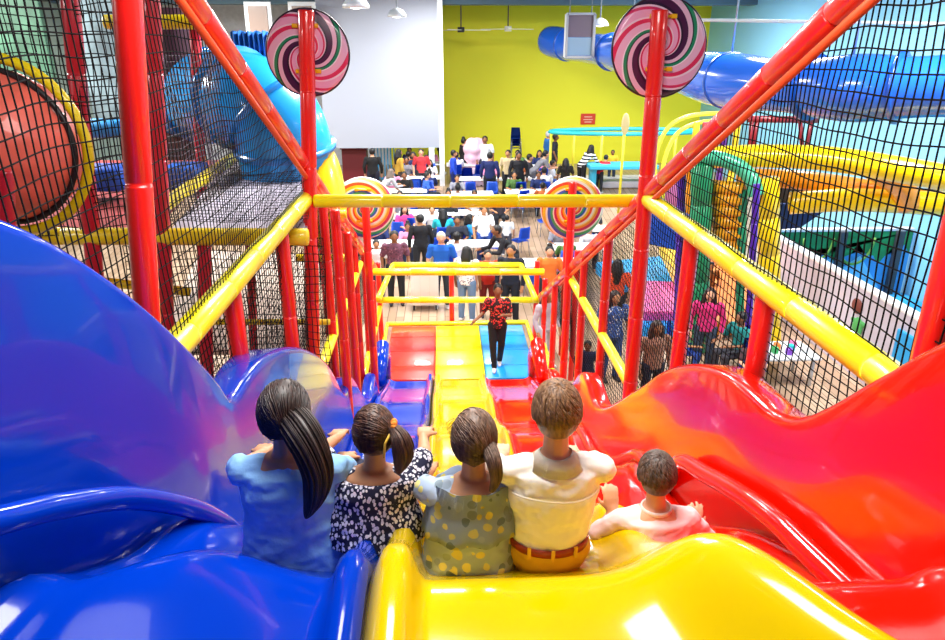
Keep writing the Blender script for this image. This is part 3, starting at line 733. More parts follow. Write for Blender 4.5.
# ---- small boy in pale shirt on the red lane
DR_ = 2.12
h = seat(655, DR_, True); hd = onY(657, 474, DR_+.04); print('kid5', h, hd)
wl = onY(612, 512, DR_+.05)-h; wr = onY(693, 530, DR_+.06)-h
j = kid('small boy in a pale pink shirt holding both hands up on the red slide', h, hd, .92, SKIN_L, shw=.135, arms={-1: ((-.205, .03, .20), wl, (-.1, .15, 1), (0, -1, .2)), 1: ((.20, .03, .16), wr, (.1, .15, 1), (0, -1, .2))})
PS = mat('f8e0e0', .8, var=.03, bump=.15, bscale=18)
shirt(j, PS, sleeve=1.3, seed=31, amp=.006, wide=1.1, slr=1.1)
ell_band(j['base']+Vector((0, -.003, -.002)), .05, .046, .016, .006, mat('f4ece8', .8), 'neckband', j['root'])
legs_cloth(j, mat('5b6070', .8)); shoes(j, mat('e6e6ea', .8))
HM5 = hair_mat('33251e', '6a5244')
hair_cap(j, HM5, None, True, 900, seed=14, vol=1.05, lowz=-.07)
# ================================================================== SURROUNDING PLAY STRUCTURES
def simple(name, label, cat, m, fn, smooth=True, loc=None, parent=None, group=None):
    bm = bmesh.new(); fn(bm); o = link(name, bm, m, parent, smooth, loc)
    if label: tag(o, label, cat, group)
    return o
def poly_slab(name, pts, th, m, label=None, cat=None, parent=None, bev=.02, down=(0, 0, -1)):
    bm = bmesh.new(); d = Vector(down)*th
    a = [bm.verts.new(p) for p in pts]; b = [bm.verts.new(Vector(p)+d) for p in pts]; n = len(pts)
    bm.faces.new(a); bm.faces.new(b[::-1])
    for i in range(n): bm.faces.new((a[i], a[(i+1) % n], b[(i+1) % n], b[i]))
    if bev: bmesh.ops.bevel(bm, geom=list(bm.edges), offset=bev, segments=2, affect='EDGES')
    o = link(name, bm, m, parent, smooth=False)
    if label: tag(o, label, cat)
    return o
DRED = mat('c4142c', .4, .3); YB2 = mat('f0d400', .4, .3, bump=.3, bscale=60)
def pbeam(name, p0, p1, r, m, label, cat): return beam(name, p0, p1, r, m, label, cat)
# ---- left structure
def lp(px0, py0, px1, py1, D, label, r=.06, m=DRED):
    a, b = onY(px1, py1, D), onY(px0, py0, D)
    if a.z > 0 and px0 != 222: a = b+(a-b)*((b.z-.01)/(b.z-a.z)); return pbeam('padded_post', a, b, r, m, label, 'post')
lp(68, -20, 92, 240, 6.05, 'crimson post behind the left net, passing beside the pink ball', .07)
lp(150, -20, 162, 236, 6.05, 'crimson post just right of the tall near red post', .07)
lp(193, -20, 200, 150, 9.0, 'thin crimson post in front of the hanging dark net tunnel', .065)
lp(128, -20, 140, 240, 5.2, 'dark crimson post hidden partly behind the tall near red post', .06)
lp(4, 170, 10, 300, 4.2, 'red post at the left edge under the pink ball', .05)
lp(286, 225, 290, 420, 6.9, 'red post below the left deck, right of the second rail post', .05)
lp(204, 243, 208, 420, 6.1, 'crimson post holding up the netted deck', .06)
lp(164, 243, 172, 420, 6.1, 'crimson post at the left corner of the netted deck', .06)
lp(250, 243, 256, 420, 7.9, 'crimson post under the middle of the netted deck', .05)
pbeam('padded_beam', onY(-20, 236, 6.05), onY(308, 237, 6.05), .075, YB2, 'yellow padded beam along the near edge of the netted deck', 'beam')
pbeam('padded_beam', onZ(152, 214, 4.2), onZ(236, 156, 4.2), .07, YB2, 'yellow padded beam running away along the left edge of the deck', 'beam')
pbeam('padded_beam', onY(105, 22, 8.9), onY(205, 22, 8.9), .08, YB2, 'yellow padded beam high up behind the left net', 'beam')
pbeam('padded_beam', onY(190, 322, 6.6), onY(330, 322, 6.6), .03, YB2, 'thin yellow pipe below the netted deck', 'beam')
pbeam('padded_beam', onY(296, 258, 8.2), onY(348, 258, 8.2), .045, YB2, 'short yellow beam left of the rainbow lollipop, lower one', 'beam')
pbeam('padded_beam', onY(300, 216, 8.2), onY(346, 214, 8.2), .05, YB2, 'short yellow beam left of the rainbow lollipop, upper one', 'beam')
pbeam('padded_beam', onY(20, 272, 7.2), onY(190, 292, 7.2), .05, YB2, 'yellow beam crossing low behind the left net', 'beam')
DECK = mat('cfc8da', .8, var=.15, vscale=8)
zd = onY(200, 236, 6.05).z
poly_slab('deck', [onZ(168, 230, zd), onZ(306, 230, zd), onZ(318, 158, zd), onZ(238, 152, zd)], .08, DECK, 'grey-lilac netted play deck left of the slide', 'deck')
poly_slab('deck', [onZ(-90, 230, zd), onZ(146, 230, zd), onZ(226, 160, zd), onZ(60, 160, zd)], .06, mat('b04848', .8, var=.2, vscale=3), 'reddish play deck behind the tall near red post', 'deck')
dz = Vector((0, 0, .12))
a, b, c_, d_ = onZ(160, 232, zd)+dz, onZ(310, 232, zd)+dz, onZ(322, 158, zd)+dz, onZ(238, 152, zd)+dz
net('deck_net', a, b-a, d_-a, 26, 44, lambda p: True, 'black net lying over the grey-lilac deck', r=.003, sag=.03, seed=21)
poly_slab('lower_deck', [onZ(150, 350, 1.9), onZ(300, 350, 1.9), onZ(325, 255, 1.9), onZ(200, 250, 1.9)], .08, mat('b9a79a', .8, var=.2, vscale=6), 'beige lower play deck under the netted deck', 'deck')
net('wall_net', onY(-60, 236, 6.0), onY(150, 236, 6.0)-onY(-60, 236, 6.0), (0, 0, 2.6), 30, 38, lambda p: True, 'dense black net behind the pink ball', r=.0045, sag=.04, seed=30)
net('wall_net', onY(160, 236, 6.2), (0, 3.6, 0), (0, 0, 1.5), 44, 26, lambda p: True, 'grey climbing net beside the crimson posts', r=.005, sag=.05, seed=35, m=mat('4a3c48', .7))
net('wall_net', onY(150, 400, 6.2), onY(335, 400, 6.2)-onY(150, 400, 6.2), (0, 0, 2.2), 36, 30, lambda p: p.z < 4.0, 'dark net hanging below the netted deck', r=.0045, sag=.03, seed=38)
# pink ball with ring
c = onY(4, 146, 4.9); R = .47
root = empty('ball_tunnel', c, 'pink quilted ball tunnel end with a yellow ring at the far left', 'play tunnel')
bm = bmesh.new(); bmesh.ops.create_uvsphere(bm, u_segments=48, v_segments=32, radius=R)
for v in bm.verts:
    a = math.atan2(v.co.x, v.co.z); v.co *= 1+.03*abs(math.sin(a*6))
link('ball', bm, mat('ee6a58', .5, .2, var=.15), root)
bm = bmesh.new(); tube(bm, [(.56*math.cos(2*PI*k/48), -.05, .56*math.sin(2*PI*k/48)) for k in range(49)], .035, 10, cap=False); link('ring', bm, YB2, root)
bm = bmesh.new(); tube(bm, [(.49*math.cos(2*PI*k/48), -.08, .49*math.sin(2*PI*k/48)) for k in range(49)], .02, 8, cap=False); link('inner_ring', bm, mat('181018', .5), root)
pbeam('padded_beam', onY(50, 141, 5.4), onY(90, 143, 5.4), .045, DRED, 'short red pipe right of the pink ball', 'beam')
for (x0, x1, y0, y1, D, h, lab) in ((62, 132, 166, 188, 7.6, '1c56c8', 'blue mat roll behind the left net, near one'), (166, 206, 164, 186, 8.4, '2a6ad8', 'blue mat roll left of the yellow deck beam'), (70, 128, 120, 136, 9.5, '2c9ae0', 'light blue padding behind the crimson post'),):
    p, q = onY(x0, y0, D), onY(x1, y1, D)
    bm = bmesh.new(); box(bm, ((p.x+q.x)/2, D, (p.z+q.z)/2), (q.x-p.x, .5, p.z-q.z), bev=.06); tag(link('mat_roll', bm, mat(h, .5, var=.15, vscale=4)), lab, 'mat')
# background panels
for (x0, x1, y0, y1, D, h, lab, cat) in ((-30, 62, -10, 110, 11.5, '3f6650', 'mottled green wall panel behind the left nets', 'panel'), (72, 150, -10, 120, 11.6, '7c9298', 'pale grey-blue wall panel behind the left nets', 'panel'), (152, 192, 84, 124, 10.5, 'c8d8e4', 'white panel below the dark hanging net', 'panel'), (148, 196, 124, 162, 10.6, '4a2a24', 'dark brown cabinet front behind the left net', 'panel')):
    p, q = onY(x0, y0, D), onY(x1, y1, D)
    bm = bmesh.new(); box(bm, ((p.x+q.x)/2, D, (p.z+q.z)/2), (q.x-p.x, .12, p.z-q.z), bev=.02)
    tag(link('wall_panel', bm, mat(h, .7, var=.5, vscale=2.5)), lab, cat)
bm = bmesh.new(); p = onY(176, 55, 9.9); ps = [p+Vector((0, 0, z)) for z in (.55, .4, .2, 0, -.2, -.38, -.46)]; tube(bm, ps, [.25, .27, .26, .27, .25, .2, .08], 20)
tag(link('hanging_bag', bm, mat('40182c', .7, bump=.4, bscale=12)), 'dark maroon punch bag hanging behind the left net', 'punch bag')
# blue crawl tube
root = empty('crawl_tube', onY(290, 110, 9), 'big sky-blue plastic crawl tube curving behind the left lollipop', 'play tube')
o0 = root.location.copy()
path = smooth_path([onY(180, 98, 11.0), onY(212, 96, 9.9), onY(242, 100, 9.3), onY(268, 113, 9.1), onY(284, 142, 9.1), onY(288, 180, 9.2)], 8)
tb = []; 
bm = bmesh.new(); tube(bm, [p-o0 for p in path], .58, 28); link('tube_shell', bm, mat('1f9be8', .25, .5), root)
for i in (6, 15, 24, 33):
    bm = bmesh.new(); d = (path[i+1]-path[i]).normalized(); tube(bm, [path[i]-o0-d*.03, path[i]-o0+d*.03], .63, 28); link('flange', bm, mat('1478c8', .3, .4), root)
bm = bmesh.new(); pa_ = smooth_path([onY(300, 150, 9.2), onY(312, 172, 9.1), onY(318, 205, 9.0), onY(318, 240, 9.0)], 6); tube(bm, pa_, .36, 24)
tag(link('tube_elbow', bm, mat('f8c800', .3, .5)), 'yellow tube elbow under the sky-blue crawl tube', 'play tube')
def crinkle(bm):
    p, q = onY(230, 32, 9.6), onY(272, 64, 9.6); n = 40; rows = []
    for k in range(n+1):
        t = k/n; rows.append([bm.verts.new((p.x+(q.x-p.x)*t, 9.6+.05*math.sin(t*50)+dy, z)) for dy, z in ((0, p.z+.02*math.sin(t*31)), (0, q.z), (.3, q.z), (.3, p.z))])
    for a, b in zip(rows, rows[1:]):
        for i in range(4): bm.faces.new((a[i], a[(i+1) % 4], b[(i+1) % 4], b[i]))
    bm.faces.new(rows[0]); bm.faces.new(rows[-1])
simple('pleated_cover', 'pleated blue fabric cover above the sky-blue crawl tube', 'cover', mat('1568c0', .6), crinkle)
lp(222, -30, 224, 26, 7.6, 'pink padded post top between the left beam and the windows', .1, mat('e83a6a', .4, .3))
# ---- right structure
root = empty('tube_slide', onY(900, 85, 11.6), 'long blue tube slide running under the ceiling on the right', 'tube slide')
o0 = root.location.copy()
path = smooth_path([onY(549, 41, 27.5), onY(575, 46, 26), onY(612, 52, 23.0), onY(650, 62, 20), onY(700, 76, 16.5), onY(760, 84, 14.0), onY(830, 88, 12.4), onY(900, 88, 11.5), onY(980, 84, 10.8)], 8)
bm = bmesh.new(); tube(bm, [p-o0 for p in path], [.5 + .04*math.sin(i*.4) for i in range(len(path))], 28); link('tube_shell', bm, mat('1c62d8', .2, .7), root)
for i in range(6, len(path)-2, 10):
    bm = bmesh.new(); d = (path[i+1]-path[i]).normalized(); tube(bm, [path[i]-o0-d*.03, path[i]-o0+d*.03], .56, 28); link('flange', bm, mat('1450b8', .3, .4), root)
for i in (20, 36, 50):
    bm = bmesh.new(); q = path[i]-o0; tube(bm, [q+Vector((0, 0, .5)), Vector((q.x, q.y, 7.9-o0.z))], .02, 6); link('hanger_rod', bm, mat('b0b8c0', .3, metal=.8), root)
YT = mat('f8d400', .3, .5); OT = mat('f09a14', .35, .4)
def tpath(name, pts, r, m, label, cat):
    P = smooth_path([onY(*p) for p in pts], 6); bm = bmesh.new(); tube(bm, P, r, 18); return tag(link(name, bm, m), label, cat)
tpath('yellow_tube', [(700, 158, 13.4), (750, 156, 12.6), (820, 158, 11.8), (890, 168, 11), (990, 186, 10.4)], .20, YT, 'long thick yellow padded tube, topmost behind the right net', 'play tube')
tpath('orange_tube', [(740, 177, 13.4), (800, 180, 12.6), (870, 190, 11.9), (960, 205, 11.3)], .17, OT, 'orange padded tube just under the topmost yellow one', 'play tube')
tpath('yellow_tube', [(790, 203, 12.4), (860, 200, 11.8), (980, 206, 11.2)], .2, YT, 'yellow padded tube just above the mural wall', 'play tube')
tpath('orange_tube', [(870, 165, 11.4), (900, 185, 11.4), (908, 205, 11.5)], .2, OT, 'short orange upright cushion between two yellow tubes', 'play tube')
lp(768, 178, 770, 310, 12.2, 'thick yellow padded post at the corner of the mural pen', .19, YT)
lp(757, 184, 749, 312, 11.8, 'slim purple post left of the thick yellow post', .06, mat('4a1aa0', .4, .3))
lp(743, 190, 740, 300, 12.3, 'slim green post left of the purple post', .08, mat('12805a', .4, .3))
lp(702, 164, 700, 250, 12.6, 'thick green padded post beside the orange steps', .19, mat('1c8c5c', .4, .3))
lp(682, 168, 680, 238, 13.0, 'purple padded post left of the thick green one', .08, mat('5020a0', .4, .3))
lp(690, 150, 688, 238, 14.2, 'narrow orange post behind the green one', .08, OT)
tpath('green_arch', [(694, 160, 12.7), (715, 158, 12.5), (738, 166, 12.4), (752, 180, 12.2), (756, 196, 12.1)], .13, mat('3cb088', .4, .3), 'green padded arch over the orange steps', 'play tube')
def rolls(bm):
    for k in range(6):
        y = 186+k*11.5; tube(bm, [onY(712, y, 12.7+.02*k), onY(744, y+3, 12.3)], .115, 14)
simple('padded_steps', 'stack of orange-yellow padded rolls between green posts', 'steps', mat('f0a818', .4, .3, var=.1), rolls)
poly_slab('quilted_mat', [onY(648, 212, 13.6), onY(692, 216, 13.6), onY(690, 254, 13.2), onY(648, 244, 13.2)], .3, mat('2456c0', .5, bump=.5, bscale=9, var=.2), 'blue quilted mat wall right of the right lollipop post', 'mat', down=(0, 1, 0))
poly_slab('soft_ramp', [onZ(676, 238, 1.2), onZ(736, 234, 1.2), onZ(756, 322, .35), onZ(700, 322, .35)], .3, mat('f08c3c', .45, .3, bump=.3, bscale=7), 'orange soft play ramp seen through the right net', 'ramp')
poly_slab('ramp_edge', [onZ(660, 240, 1.25), onZ(676, 237, 1.25), onZ(706, 304, .5), onZ(692, 308, .5)], .3, mat('f4c83c', .45, .3), 'yellow soft edge left of the orange ramp', 'ramp')
poly_slab('soft_mat', [onZ(640, 272, .5), onZ(668, 268, .5), onZ(700, 312, .5), onZ(642, 312, .5)], .3, mat('f060b0', .45, .3), 'pink soft mat beside the ramp', 'mat')
poly_slab('soft_mat', [onZ(596, 262, .5), onZ(660, 256, .5), onZ(676, 282, .5), onZ(616, 280, .5)], .3, mat('28a8ec', .45, .3), 'cyan soft mat beyond the pink one', 'mat')
poly_slab('soft_mat', [onZ(640, 300, .36), onZ(694, 300, .36), onZ(694, 326, .3), onZ(640, 326, .3)], .25, mat('1ca0f0', .45, .3), 'blue soft mat in front of the pink one', 'mat')
# mural pen
XP = 7.5
y0 = onZ(768, 232, 1.6).y; XP = onZ(768, 232, 1.6).x; print('pen', XP, y0)
root = empty('play_pen', (XP, y0, 0), 'white walled play pen with a green and blue landscape mural', 'play pen')
def rel(p): return Vector(p)-Vector((XP, y0, 0))
bm = bmesh.new(); box(bm, (0, -3.5, .8), (.14, 7.0, 1.6), bev=.01); link('near_wall', bm, mat('d4cfe0', .6), root, smooth=False)
bm = bmesh.new(); box(bm, (0, -3.5, 1.62), (.2, 7.0, .05), bev=.01); link('wall_cap', bm, mat('f2f2f6', .5), root, smooth=False)
Lm = XR_W-XP-.1
bm = bmesh.new(); box(bm, (Lm/2, .1, .8), (Lm, .14, 1.6)); mb = link('mural_wall', bm, mat('3f94d8', .6, var=.15, vscale=1.2), root, smooth=False)
bm = bmesh.new(); box(bm, (Lm/2, .1, 1.62), (Lm, .2, .05)); link('wall_cap', bm, mat('f2f2f6', .5), root, smooth=False)
def outline(name, pts, y, m, parent):
    bm = bmesh.new(); a = [bm.verts.new((x, y, z)) for x, z in pts]; b = [bm.verts.new((x, y+.01, z)) for x, z in pts]; n = len(pts)
    bm.faces.new(a); bm.faces.new(b[::-1])
    for i in range(n): bm.faces.new((a[i], a[(i+1) % n], b[(i+1) % n], b[i]))
    bmesh.ops.triangulate(bm, faces=[f for f in bm.faces if len(f.verts) > 4]); return link(name, bm, m, parent, smooth=False)
outline('painted_hills', [(0.1, 1.58), (Lm-.02, 1.58)]+[(Lm-.02-(Lm-.12)*k/24, 1.05+.18*math.sin(k*.9)+.1*math.sin(k*2.3)) for k in range(25)], .02, mat('1f8a50', .7, var=.25, vscale=3), mb)
outline('painted_mountain', [(.9, .1), (1.3, .8), (1.6, .95), (1.9, .7), (2.3, 1.0), (2.9, .2)], .015, mat('7cc8f0', .7), mb)
for x in (1.75, 3.1):
    bm = bmesh.new(); box(bm, (x, -.06, .8), (.16, .12, 1.6)); link('dark_post', bm, mat('3a3c44', .5), root, smooth=False)
for x, r in ((1.2, .35), (2.1, .42)):
    bm = bmesh.new(); tube(bm, [(x+r*math.cos(a), -.05, 1.45-r*1.5*math.sin(a)) for a in [PI*k/16 for k in range(17)]], .03, 6); link('painted_vine', bm, mat('6fa84a', .6), root)
pc = rel(onX(857, 306, XP-.09)); bm = bmesh.new(); ball(bm, pc, (.03, .17, .14)); link('brown_print', bm, mat('7a3c34', .6), root)
pc = rel(onX(857, 328, XP-.09)); bm = bmesh.new(); ball(bm, pc, (.03, .16, .2)); ball(bm, pc+Vector((0, .14, .1)), (.02, .1, .05)); ball(bm, pc+Vector((0, -.14, .12)), (.02, .1, .05)); link('green_print', bm, mat('4fb060', .6), root)
pa_, pb_ = rel(onX(905, 340, XP-.09)), rel(onX(946, 380, XP-.09)); bm = bmesh.new(); box(bm, (-.09, (pa_.y+pb_.y)/2-.4, .7), (.06, abs(pa_.y-pb_.y)+1.2, 1.25), bev=.02); link('cyan_panel', bm, mat('22a8ee', .5), root, smooth=False)
poly_slab('pen_floor', [(XP+.1, y0-7, .08), (XR_W-.05, y0-7, .08), (XR_W-.05, y0, .08), (XP+.1, y0, .08)], .07, mat('40b4e8', .5), 'cyan soft floor inside the mural pen', 'mat', bev=0)
poly_slab('navy_panel', [onY(772, 204, 14.5), onY(835, 204, 14.5), onY(800, 228, 14.5), onY(772, 230, 14.5)], .1, mat('16285c', .6), 'navy fabric panel above the corner of the mural pen', 'panel', bev=0, down=(0, 1, 0))
poly_slab('gap_shade', [onY(776, 186, 15), onY(960, 190, 15), onY(960, 214, 15), onY(776, 206, 15)], .1, mat('4a3420', .7), 'dark brown sheet standing for the shaded gap behind the orange tube', 'panel', bev=0, down=(0, 1, 0))  # added sheet, shade of the gap between the tubes put into its colour
# far right frames
RD = mat('8c1c24', .4, .2)
def fr(bm):
    a, b = onY(748, 119, 19), onY(817, 120, 19); tube(bm, [a, b], .09, 10)
    for px in (752, 758, 800, 812): tube(bm, [onY(px, 119, 19), onY(px+random.uniform(-8, 8), 152, 19)], .06, 8)
simple('climbing_frame', 'dark red climbing frame in front of the pale blue wall', 'climbing frame', RD, fr)
for k, (dx, dy) in enumerate(((0, 0), (8, 7))):
    tpath('hoop', [(655+dx, 245, 20), (655+dx, 188, 20), (656+dx, 155+dy, 20), (668+dx, 128+dy, 20), (690+dx, 116+dy, 20), (725+dx, 113+dy, 20)], .06, mat('f4e840', .4, .2), ('outer' if k == 0 else 'inner')+' pale yellow hoop pipe right of the right lollipop post', 'hoop')
for i, (px, h, nm) in enumerate(((697, 'e8c020', 'yellow'), (706, 'a02838', 'dark red'), (716, 'e06a20', 'orange'), (726, '5a2880', 'purple'), (738, 'e8c020', 'amber'))):
    p = onY(px, 122, 18); q = Vector((p.x, 18, 0)); pbeam('play_post', q, p, .08, mat(h, .4), '%s upright in the row behind the topmost yellow tube' % nm, 'post')
# amusement ride ring
c = onY(628, 133, 25.5)
root = empty('kiddie_ride', (c.x, 26, .8), 'kiddie ride with a turquoise top rail and thin yellow posts', 'ride')
z1 = c.z-.8
bm = bmesh.new(); tube(bm, [(2.7*math.cos(2*PI*k/40), .8*math.sin(2*PI*k/40), z1) for k in range(41)], .07, 8, cap=False); link('top_rail', bm, mat('2cc0c4', .4), root)
for k in range(6):
    a = 2*PI*(k+.15)/6; bm = bmesh.new(); tube(bm, [(2.7*math.cos(a), .8*math.sin(a), 0), (2.7*math.cos(a), .8*math.sin(a), z1)], .05, 8); link('ride_post', bm, mat('e8d83c', .4), root)
bm = bmesh.new(); box(bm, (0, 0, .12), (4.8, 1.4, .24), bev=.03); link('base', bm, mat('c8c4cc', .5), root)
c = onY(692, 175, 23.5)
root = empty('ticket_booth', (c.x-.2, 23.5, floorz(23.5)), 'pink round counter with a turquoise top beside the right lollipop post', 'counter')
bm = bmesh.new(); tube(bm, [(0, 0, 0), (0, 0, 1.1)], .62, 28); link('counter_body', bm, mat('d87cc0', .5, var=.1), root)
bm = bmesh.new(); tube(bm, [(0, 0, 1.1), (0, 0, 1.22)], .75, 28); link('counter_top', bm, mat('30b0d8', .5), root)
bm = bmesh.new(); tube(bm, [(0, 0, 1.22), (0, 0, 1.4)], .55, 28); link('upper_rim', bm, mat('60c8e8', .5), root)
c = onY(622, 156, 25)
simple('game_table', 'turquoise edged game table the children lean on', 'table', mat('3ab4dc', .5), lambda bm: (box(bm, (c.x, 25, .95+.7), (2.4, 1.0, .14), bev=.03), [box(bm, (c.x+sx*1.0, 25, .45+.72), (.15, .6, .9)) for sx in (-1, 1)]), smooth=False)
p = onY(625, 124, 22.9)
root = empty('sign_post', (p.x, 22.9, .42), 'small oval sign on a thin yellow pole by the ride', 'sign'); p = onY(625, 124, 22.9); p.z -= .42
bm = bmesh.new(); tube(bm, [(0, 0, 0), (0, 0, p.z)], .045, 8); link('pole', bm, mat('e8d83c', .4), root)
bm = bmesh.new(); ball(bm, (0, -.05, p.z), (.13, .03, .34), 16); link('sign_face', bm, mat('d8c48c', .5), root)
# wall sign
p = onY(588, 119, YB-.03)
root = empty('wall_sign', p, 'small red framed sign on the yellow wall', 'sign')
bm = bmesh.new(); box(bm, (0, 0, 0), (.62, .05, .44), bev=.01); link('sign_board', bm, mat('d83a1a', .5), root, smooth=False)
bm = bmesh.new()
for z, w_ in ((.09, .34), (-.02, .4), (-.12, .3)): box(bm, (0, -.03, z), (w_, .01, .035))
link('sign_marks', bm, mat('f0c8b0', .6), root, smooth=False)
# ceiling items
def lamp(px, py, D, R, label, h='e6ebf2'):
    c = onY(px, py, D); root = empty('pendant_lamp', c, label, 'lamp')
    bm = bmesh.new(); n = 28; prof = [(R, 0), (R*.96, R*.25), (R*.7, R*.62), (R*.25, R*.85), (.03, R*.9)]
    tube(bm, [(0, 0, z) for r, z in prof], [r for r, z in prof], n); link('shade', bm, mat(h, .35, metal=.2), root)
    bm = bmesh.new(); tube(bm, [(0, 0, R*.9), (0, 0, 7.9-c.z)], .02, 6); link('cord', bm, mat('808890', .5), root)
    bm = bmesh.new(); ball(bm, (0, 0, .02), (R*.5, R*.5, R*.16)); e = link('bulb', bm, mat('ffffff', .4), root)
    m, nt, b = new_nodes('glowing_bulb'); b.inputs['Emission Color'].default_value = (1, .98, .92, 1); b.inputs['Emission Strength'].default_value = 4; e.data.materials[0] = m
lamp(356, 8, 15, .26, 'large grey pendant lamp at the top edge over the white panel')
lamp(397, 17, 22, .27, 'small white dome lamp over the white panel')
lamp(600, 26, 24, .27, 'white dome lamp right of the hanging frame on the yellow wall')
lamp(352, 30, 25, .05, 'tiny dark pendant in front of the white panel', '303030') if False else None
for px, py, lab in ((461, 30, 'left'), (508, 29, 'right')):
    c = onY(px, py, 28.5); root = empty('ceiling_fan', c, 'white ceiling fan in front of the yellow wall, %s one' % lab, 'fan')
    bm = bmesh.new(); tube(bm, [(0, 0, -.08), (0, 0, .1)], .13, 16); link('motor', bm, mat('3a3a3a' if lab == 'left' else 'e8e8e0', .4), root)
    bm = bmesh.new(); tube(bm, [(0, 0, .1), (0, 0, 7.9-c.z)], .025, 8); link('down_rod', bm, mat('5a5a50', .4), root)
    for k in range(3):
        a = 2*PI*k/3+(.1 if lab == 'left' else .5); bm = bmesh.new(); box(bm, (math.cos(a)*.62, math.sin(a)*.62, 0), (1.0, .14, .02), Matrix.Rotation(a, 3, 'Z')); link('blade', bm, mat('f0f0e4', .5), root, smooth=False)
p, q = onY(567, 14, 23), onY(592, 57, 23)
root = empty('screen_box', ((p.x+q.x)/2, 23, (p.z+q.z)/2), 'grey framed screen box hanging in front of the yellow wall', 'screen box')
W, Hh = (q.x-p.x), (p.z-q.z)
bm = bmesh.new()
for s in (-1, 1): box(bm, (s*W/2, 0, 0), (.07, .3, Hh)); box(bm, (0, 0, s*Hh/2), (W, .3, .07))
link('outer_frame', bm, mat('b8bcc4', .4), root, smooth=False)
bm = bmesh.new(); box(bm, (0, .05, Hh*.22), (W-.08, .1, Hh*.5)); link('dark_screen', bm, mat('7c6c80', .3), root, smooth=False)
bm = bmesh.new(); box(bm, (0, .05, -Hh*.25), (W-.08, .1, Hh*.42)); link('painted_reflection', bm, mat('9cc0dc', .3), root, smooth=False)  # pale blue block paints the reflection on the lower half of the pane
for k in (-1, 1):
    bm = bmesh.new(); tube(bm, [(k*W*.4, 0, Hh/2), (k*W*.4, 0, 7.9-(p.z+q.z)/2)], .015, 6); link('hanger_rod', bm, mat('808890', .4), root)
pbeam('ceiling_pipe', onY(700, 20, 14), onY(960, 24, 12), .03, mat('c8d4dc', .4), 'thin pale pipe along the wall above the blue tube slide', 'pipe')
# counter zone under the white panel
p, q = onY(345, 160, 26.6), onY(365, 185, 26.6)
simple('cabinet', 'maroon cabinet under the white panel', 'cabinet', mat('6a1420', .5), lambda bm: (box(bm, ((p.x+q.x)/2, 26.9, 1.42), (.9, .6, 1.24), bev=.02), box(bm, ((p.x+q.x)/2, 26.9, 2.08), (1.0, .7, .06))), smooth=False)
p = onY(383, 170, 27)
def bars(bm):
    box(bm, (p.x, 27.2, 2.1), (.9, .06, .05)); box(bm, (p.x, 27.2, .9), (.9, .06, .05))
    for k in range(8): box(bm, (p.x-.42+.12*k, 27.2, 1.5), (.04, .04, 1.38))
simple('blue_gate', 'light blue barred gate under the white panel', 'gate', mat('40b0ec', .5), bars, smooth=False)
p = onZ(425, 312, 0); 
root = empty('white_cart', (onY(425, 290, p.y+.3).x, p.y+.3, 0), 'white three-door cart on castors behind the farthest crossbeam', 'cart')
bm = bmesh.new(); box(bm, (0, 0, .55), (.62, .45, .85), bev=.015); cb = link('cart_body', bm, mat('e8e4e0', .5), root, smooth=False)
for k in (-1, 0, 1):
    bm = bmesh.new(); box(bm, (k*.205, -.228, .55), (.195, .015, .8), bev=.004); link('door', bm, mat('f2efec', .5), root, smooth=False)
for sx in (-1, 1):
    for sy in (-1, 1):
        bm = bmesh.new(); tube(bm, [(sx*.25-.02, sy*.17, .06), (sx*.25+.02, sy*.17, .06)], .06, 14); link('castor', bm, mat('202024', .4), root)
# ================================================================== TABLES, CHAIRS, CROWD
CB = mat('1450c8', .45); CB2 = mat('1a74d8', .45); MET = mat('9aa0a8', .3, metal=.8)
def make_chair():
    root = empty('plastic_chair', (0, 0, 0), 'x', 'chair')
    bm = bmesh.new(); rows = []
    for k in range(7):
        t = k/6; rows.append([bm.verts.new((x, -.2+.4*t, .45+.02*math.cos(x*7)-.02+(.015 if k == 6 else 0))) for x in (-.21, -.1, 0, .1, .21)])
    for a, b in zip(rows, rows[1:]):
        for i in range(4): bm.faces.new((a[i], a[i+1], b[i+1], b[i]))
    bmesh.ops.solidify(bm, geom=list(bm.faces), thickness=.02); link('seat', bm, CB, root)
    bm = bmesh.new(); rows = []
    for k in range(7):
        t = k/6; w = .2-.03*t; rows.append([bm.verts.new((x*w, -.21-.05*t+.03*x*x, .50+.36*t)) for x in (-1, -.5, 0, .5, 1)])
    for a, b in zip(rows, rows[1:]):
        for i in range(4): bm.faces.new((a[i], a[i+1], b[i+1], b[i]))
    bmesh.ops.solidify(bm, geom=list(bm.faces), thickness=.02); link('backrest', bm, CB, root)
    for sx in (-1, 1):
        for sy in (-1, 1):
            bm = bmesh.new(); tube(bm, [(sx*.17, sy*.16, .44), (sx*.2, sy*.2, 0)], .012, 6); link('leg', bm, MET, root)
    return root
def copy_tree(o, parent=None):
    c = o.copy(); COL.objects.link(c)
    if parent: c.parent = parent
    for ch in list(o.children): copy_tree(ch, c)
    return c
chair0 = make_chair(); first = [True]
def chair(x, y, rz, label):
    o = chair0 if first[0] else copy_tree(chair0); first[0] = False
    o.location = (x, y, floorz(y)); o.rotation_euler = (0, 0, rz); o['label'] = label; o['group'] = 'blue chairs in the dining hall'; return o
def make_table():
    root = empty('folding_table', (0, 0, 0), 'x', 'table')
    bm = bmesh.new(); box(bm, (0, 0, .725), (1.5, .72, .035), bev=.012); link('table_top', bm, mat('f4f4f6', .5), root, smooth=False)
    for sx in (-1, 1):
        for sy in (-1, 1):
            bm = bmesh.new(); tube(bm, [(sx*.6, sy*.28, 0), (sx*.6, sy*.28, .71)], .016, 6); link('leg', bm, MET, root)
    return root
table0 = make_table(); tf = [True]; tabpos = []
GRP = 'white folding tables in the dining hall'
seats = []
